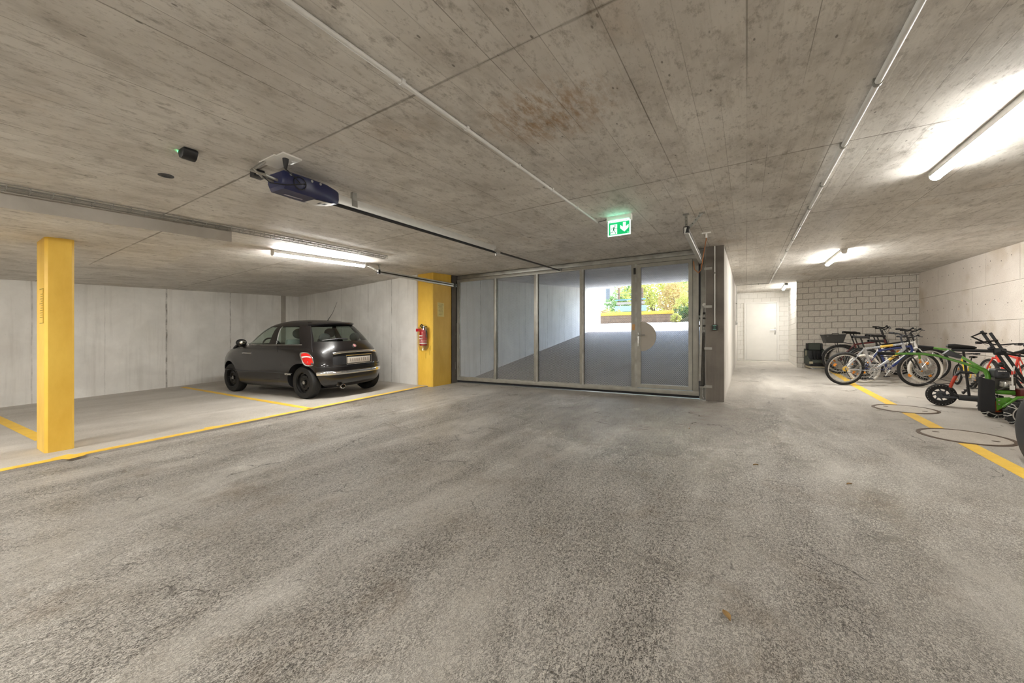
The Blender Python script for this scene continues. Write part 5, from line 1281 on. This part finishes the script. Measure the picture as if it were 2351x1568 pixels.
# engine
ec = gp(2294, 857, 7.08); m_ = MB(); m_.cbox(ec, (.125, .16, .11)); ab = gm('air_filter_box', m_, M['dgrey'], bevel=.03, seg=3)
m_ = MB()
for i in range(6): m_.cbox(ec + V(-.035 + i * .012, -.081, .030), (.008, .004, .010))
gm('white_print', m_, M['white'], ab); m_ = MB(); m_.cyl(ec + V(0, -.080, -.01), ec + V(0, -.084, -.01), .013, n=14); gm('cap_knob', m_, M['black'], ab)
mc = gp(2310, 882, 7.05); m_ = MB(); m_.cbox(mc, (.085, .12, .085)); gm('muffler', m_, M['alu'], bevel=.025, seg=3)
m_ = MB(); m_.cbox(mc + V(.02, .13, -.02), (.18, .13, .20)); gm('engine_block', m_, M['dsteel'], bevel=.02)
m_ = MB(); m_.cbox(gp(2345, 903, 7.02) + V(.03, .04, 0), (.13, .20, .10)); gm('engine_cover', m_, M['engred'], bevel=.03)
gt('throttle_rod', [(2226, 890, 7.12), (2245, 892, 7.1), (2290, 896, 7.0), (2325, 884, 6.98)], .007, M['dsteel'])
gt('gear_lever', [(2325, 893, 6.95), (2324, 862, 6.95), (2329, 840, 6.95)], .007, M['white']); gt('lever_band', [(2323.7, 860, 6.945), (2324, 852, 6.945)], .009, M['redp'])
m_ = MB(); m_.cbox(gp(2324, 890, 6.94), (.035, .02, .05)); gm('lever_tag', m_, M['white'])
gt('choke_rod', [(2298, 838, 7.0), (2330, 862, 7.0), (2351, 880, 7.0)], .008, M['black']); m_ = MB(); m_.ball(gp(2298, 837, 7.0), .030, 14, 10); gm('ball_knob', m_, M['black'])
m_ = MB(); P_ = [gp(2288, 914, 6.98), gp(2318, 912, 6.98), gp(2326, 916, 6.98), gp(2304, 935, 6.98), gp(2289, 943, 6.98)]; m_.prism(P_, (0, .012, 0)); sp2 = gm('side_plate', m_, M['green'])
gt('brace', [(2302, 934, 6.965), (2336, 913, 6.96), (2375, 911, 6.96)], .016, M['green'])
for x_, y_ in ((2293, 919), (2293, 928), (2310, 925)): m_ = MB(); p_ = gp(x_, y_, 6.975); m_.cyl(p_, p_ + V(0, -.008, 0), .009, n=8); gm('bolt', m_, M['alu'], sp2)
m_ = MB(); m_.cbox(gp(2305, 933, 7.08) + V(.03, .02, 0), (.12, .14, .13)); gm('gear_housing', m_, M['dsteel'], bevel=.02)
# two wheels with snow chains
wc = fl(2350, 981); wr_ = .135; wk_ = wr_ / .2
for k, yy in enumerate((wc.y, wc.y + .58)):
    cz = zf(0, yy) + wr_; cx_ = wc.x
    m_ = MB(); m_.lathe([(r_ * wk_, h_ * wk_) for r_, h_ in ((.10, -.07), (.15, -.08), (.185, -.07), (.2, -.045), (.2, .045), (.185, .07), (.15, .08), (.10, .07))], (cx_, yy, cz), 'y', 32); tw = gm('tyre', m_, M['tyre'])
    for j in range(16):
        a = j * math.pi / 8; m_ = MB(); m_.bar((cx_ + .2 * wk_ * math.cos(a), yy - .06 * wk_, cz + .2 * wk_ * math.sin(a)), (cx_ + .2 * wk_ * math.cos(a + .12), yy + .06 * wk_, cz + .2 * wk_ * math.sin(a + .12)), .014, .012, up=(math.cos(a), 0, math.sin(a))); gm('tread_lug', m_, M['tyre'], tw)
    m_ = MB(); m_.lathe([(r_ * wk_, h_ * wk_) for r_, h_ in ((.105, -.072), (.10, -.06), (.06, -.045), (.03, -.05), (0, -.05))], (cx_, yy, cz), 'y', 24); gm('wheel_rim', m_, simple('orange wheel rim', '#b5461c', .4), tw)
    m_ = MB(); m_.tube([(cx_ + .145 * wk_ * math.cos(a), yy - .085 * wk_, cz + .145 * wk_ * math.sin(a)) for a in np.linspace(0, 2 * math.pi, 25)[:-1]], .006, 5, closed=True)
    for j in range(8):
        a = j * math.pi / 4
        for da in (-.12, .12): m_.tube([(cx_ + .145 * wk_ * math.cos(a), yy - .085 * wk_, cz + .145 * wk_ * math.sin(a)), (cx_ + .2 * wk_ * math.cos(a + da), yy - .06 * wk_, cz + .2 * wk_ * math.sin(a + da)), (cx_ + .215 * wk_ * math.cos(a + da), yy, cz + .215 * wk_ * math.sin(a + da))], .005, 5)
    ch = gm('snow_chain', m_, M['alu'], tw); ch['kind'] = 'stuff'

# ================================================================== TYRE AT THE EDGE
tq = fl(2424, 1086); ty = thing('spare_wheel', (tq.x, tq.y, zf(tq.x, tq.y)), 'large dark rubber wheel standing beside the yellow line and manhole cover', 'wheel')
m_ = MB(); Rw = .30; c_ = V(tq.x, tq.y, zf(tq.x, tq.y) + Rw)
m_.lathe([(.17, -.09), (.24, -.105), (.28, -.095), (.297, -.06), (.30, 0), (.297, .06), (.28, .095), (.24, .105), (.17, .09)], c_, 'x', 44); m_.build('tyre', M['tyre2'] if 'tyre2' in M else simple('grey worn tyre rubber', '#3a3b3e', .65, 0, .15, 25, .2), ty)
m_ = MB(); m_.lathe([(.175, -.085), (.165, -.06), (.10, -.03), (.05, -.035), (0, -.035)], c_, 'x', 30); m_.lathe([(.175, .085), (.165, .06), (.10, .0), (0, 0)], c_, 'x', 30); m_.build('wheel_disc', M['blacksteel'], ty)

# ================================================================== FALLEN LEAVES
lm = simple('dry brown leaf', '#9a7a4a', .8, 0, .15, 30)
for px_, py_, sz, lab in ((1735, 1069, .022, 'small dry leaf lying in the lane before the gate pier'), (1668, 1416, .030, 'dry curled leaf on the rough concrete in the lane'), (1950, 1113, .02, 'pale torn leaf on the lane beside the bicycles'), (1583, 985, .02, 'tiny dry leaf lying near the wicket door')):
    p_ = fl(px_, py_); a = random.uniform(0, 6); m_ = MB(); rows = []
    for i in range(7):
        t = i / 6; w_ = .42 * sz * math.sin(math.pi * min(1, t * .96 + .03)) + .0005; rows.append([V((t - .5) * 2 * sz, w_ * s_, .003 + .006 * abs(s_) + .004 * math.sin(t * 3)) for s_ in (-1, 0, 1)])
    m_.grid(rows); m_.v = [(p_.x + x * math.cos(a) - y * math.sin(a), p_.y + x * math.sin(a) + y * math.cos(a), p_.z + z) for x, y, z in m_.v]
    o = m_.build('dry_leaf', lm, None, fixn=False); tag(o, lab, 'leaf', 'dry leaves on the floor')

# ================================================================== OUTSIDE BEYOND THE RAMP
M['brownwall'] = simple('brown timber retaining wall', '#6d5844', .8, 0, .25, 6, .2)
M['yellowrail'] = simple('yellow beam', '#c29a30', .5, 0, .08, 8)
M['bluerail'] = simple('light blue painted board', '#557f90', .5, 0, .08, 8)
M['house'] = simple('white house render', '#efece4', .8, 0, .03, 4)
M['roof'] = simple('blue grey roof', '#77839a', .6, 0, .1, 8)
M['winglass'] = simple('dark window glass', '#4b5058', .15, 0, .1, 4)
M['soil'] = simple('dark planted slope', '#4c4a34', .9, 0, .25, 6, .4)
def leafmat(name, c1, c2):
    t = NT(name); n = t.noise(t.co(), 2.2, 4); t.fin(t.mix(t.ramp(n, .35, .65), lin(c1), lin(c2)), .55); t.b.inputs['Subsurface Weight'].default_value = 0
    tr = t.n('BsdfTranslucent', {0: lin(c2)}); mx = t.n('MixShader', {0: .4, 1: t.b.outputs[0], 2: tr.outputs[0]}); t.t.links.new(mx.outputs[0], t.out.inputs[0]); return t.m
LM = {'yg': leafmat('yellow green leaves', '#8e9638', '#c2c069'), 'g': leafmat('green leaves', '#4c6a38', '#7d9a56'), 'or': leafmat('autumn orange leaves', '#97834e', '#bda468'), 'dg': leafmat('dark green leaves', '#2f4a26', '#4c6a34')}
bark = simple('grey brown bark', '#5a4a3a', .9, 0, .2, 20, .3)
def shrub(name, c, rad, n, leaf, m, label, cat, trunk=True, group='garden plants beyond the ramp'):
    t = thing(name, (c[0], c[1], c[2]), label, cat, group); b = MB(); rnd = random.Random(hash(label) % 1000 if False else int(c[0] * 97 + c[1] * 31))
    top = c[2] + rad[2] * (1.15 if trunk else .95)
    for i in range(n):
        while True:
            p = V(rnd.uniform(-1, 1), rnd.uniform(-1, 1), rnd.uniform(-1, 1))
            if .25 < p.length < 1: break
        lob = 1 + .22 * math.sin(p.x * 7 + c[0]) * math.cos(p.z * 6 + c[1])
        q = V(c[0] + p.x * rad[0] * lob, c[1] + p.y * rad[1] * lob, top + p.z * rad[2] * lob)
        a = V(rnd.uniform(-1, 1), rnd.uniform(-1, 1), rnd.uniform(-.6, .6)).normalized() * leaf; d = a.cross(V(rnd.uniform(-1, 1), rnd.uniform(-1, 1), rnd.uniform(-1, 1))).normalized() * leaf * .5
        b._add([q - a, q + d, q + a, q - d], [(0, 1, 2, 3)])
    o = b.build('foliage', m, t, smooth=False, fixn=False); o['kind'] = 'stuff'
    b = MB(); hh = top - c[2] + rad[2] * .3
    for k in range(5 if not trunk else 3):
        b.tube([V(c[0] + k * .04 - .06, c[1], c[2] - .1), V(c[0] + rnd.uniform(-.2, .2) * rad[0], c[1], c[2] + hh * .5), V(c[0] + rnd.uniform(-.6, .6) * rad[0], c[1] + rnd.uniform(-.4, .4), c[2] + hh)], [.02 + .03 * rad[0] * (1 if trunk else .3), .02 + .01 * rad[0], .01], 6)
    b.build('stems', bark, t)
WY = 18.75
wl0, wl1 = atY(1345, 745, WY), atY(1545, 741, WY)
rw = thing('retaining_wall', ((wl0.x + wl1.x) / 2, WY, ZT), 'low brown timber wall with a yellow beam on top beyond the ramp', 'wall')
zb_, zy = ZT - .1, atY(1460, 723, WY).z; zt_ = atY(1460, 715.5, WY).z
nb_ = 3
for i in range(nb_):
    b = MB(); b.box(wl0.x, wl1.x, WY, WY + .25, zb_ + (zy - zb_) * i / nb_ + .006, zb_ + (zy - zb_) * (i + 1) / nb_); b.build('timber_plank', M['brownwall'], rw, smooth=False)
b = MB(); b.box(wl0.x - .02, wl1.x, WY - .03, WY + .26, zy, zt_); b.build('yellow_beam', M['yellowrail'], rw, bevel=.01)
BY = 21.0
br = thing('blue_board_fence', (atY(1440, 715, BY).x, BY, ZT + .2), 'light blue horizontal board fence among the bushes', 'fence')
for (xa, xb, ya, yb) in ((1412, 1484, 700, 716), (1412, 1482, 684.5, 691), (1418, 1478, 672, 676), (1422, 1472, 660.5, 664), ):
    a, c = atY(xa, yb, BY), atY(xb, ya, BY); b = MB(); b.box(a.x, c.x, BY - .03, BY + .03, a.z, c.z); b.build('board', M['bluerail'] if ya != 700 else M['bluerail2'] if 'bluerail2' in M else simple('pale blue board', '#7d939c', .5), br, smooth=False)
a, c = atY(1415, 700, BY), atY(1480, 691, BY); b = MB(); b.box(a.x, c.x, BY + .02, BY + .06, a.z, c.z); b.build('grey_board', simple('grey brown board', '#8b8378', .7), br, smooth=False)
for xp in (1420, 1474): p_ = atY(xp, 660, BY); b = MB(); b.box(p_.x - .05, p_.x + .05, BY + .03, BY + .12, ZT - .1, p_.z); b.build('post', M['brownwall'], br, smooth=False)
def at_px(x, y, Y): return atY(x, y, Y)
def sh(name, x, yb, Y, rx, rz, n, leaf, m, label, cat, trunk=False):
    p = atY(x, yb, Y); shrub(name, (p.x, Y, zroad(Y) - .02), (rx, rx * .8, rz), n, leaf, LM[m], label, cat, trunk)
sh('leafy_bush', 1386, 722, 19.8, .40, .40, 700, .05, 'or', 'orange leaved bush at the end of the brown wall by the ramp wall', 'bush')
sh('leafy_bush', 1418, 722, 19.9, .30, .38, 500, .045, 'yg', 'small yellow green bush behind the brown wall beside the blue fence', 'bush')
sh('leafy_bush', 1402, 705, 23.5, .7, .5, 700, .06, 'yg', 'tall yellow green bush before the white house', 'bush')
sh('leafy_bush', 1505, 718, 19.7, .55, .20, 600, .04, 'or', 'low orange flowering plants behind the yellow beam', 'bush')
sh('garden_tree', 1500, 716, 24.5, 1.9, 1.75, 4200, .10, 'yg', 'bright yellow green tree behind the yellow beam', 'tree', True)
sh('garden_tree', 1452, 716, 27.0, 1.4, 1.5, 2400, .10, 'g', 'green tree behind the light blue board fence', 'tree', True)
sh('garden_tree', 1548, 722, 22.0, .85, 1.05, 2200, .07, 'or', 'orange brown tree beside the bright yellow green tree', 'tree', True)
sh('leafy_bush', 1580, 726, 20.5, .6, .75, 1500, .06, 'yg', 'yellow green bush at the right end above the dark slope', 'bush')
sh('leafy_bush', 1576, 735, 19.6, .55, .40, 1000, .05, 'dg', 'dark green bush on the dark slope', 'bush')
sh('leafy_bush', 1552, 741, 18.35, .24, .22, 500, .04, 'yg', 'pale grassy tuft at the end of the brown wall', 'bush')
sh('garden_tree', 1428, 690, 33.0, 1.5, 1.5, 2000, .13, 'g', 'green tree beside the white house', 'tree', True)
sh('garden_tree', 1620, 700, 30.0, 2.6, 2.4, 2600, .14, 'g', 'green tree in front of the blue grey roof', 'tree', True)
# slope kerb at the right
b = MB(); s0, s1, s2 = atY(1555, 742, 18.6), atY(1640, 744, 18.6), atY(1640, 700, 18.6); s0.z = min(s0.z, ZT); b.prism([V(s0.x, 18.6, ZT - .1), V(s1.x, 18.6, ZT - .1), V(s1.x, 18.6, s2.z), V(s0.x + .05, 18.6, ZT + .05)], (0, 1.2, 0))
o = b.build('planted_bank', M['soil'], None, smooth=False); tag(o, 'dark planted bank rising beside the top of the ramp', 'bank')
# white house and second house with the blue grey roof
HY = 38.0
h0, h1 = atY(1340, 720, HY), atY(1408, 640, HY)
hs = thing('house', ((h0.x + h1.x) / 2, HY, ZT), 'white rendered house with a dark window behind the bushes', 'house')
b = MB(); b.box(h0.x, h1.x, HY, HY + 6, ZT - .2, h1.z + 2.2); b.build('house_wall', M['house'], hs, smooth=False)
a, c = atY(1391, 694, HY - .05), atY(1400, 662, HY - .05); b = MB(); b.box(a.x, c.x, HY - .06, HY + .1, a.z, c.z); b.build('window', M['winglass'], hs, smooth=False)
b = MB(); b.box(h0.x - .3, h1.x + .3, HY - .4, HY + 6.3, h1.z + 2.2, h1.z + 2.45); b.build('roof', M['roof'], hs, smooth=False)
h0, h1 = atY(1535, 700, 44), atY(1660, 655, 44)
hs = thing('house', ((h0.x + h1.x) / 2, 44, ZT), 'house with a blue grey roof behind the orange brown tree', 'house')
b = MB(); b.box(h0.x, h1.x, 44, 50, ZT - .2, h1.z); b.build('house_wall', M['house'], hs, smooth=False)
b = MB(); b.prism([(h0.x - .5, 43.5, h1.z), (h0.x - .5, 50.5, h1.z), (h0.x - .5, 47, h1.z + 3.2)], (h1.x - h0.x + 1, 0, 0)); b.build('roof', M['roof'], hs, smooth=False)
#TAIL
for o in bpy.data.objects:
    if '_o' in o: del o['_o']
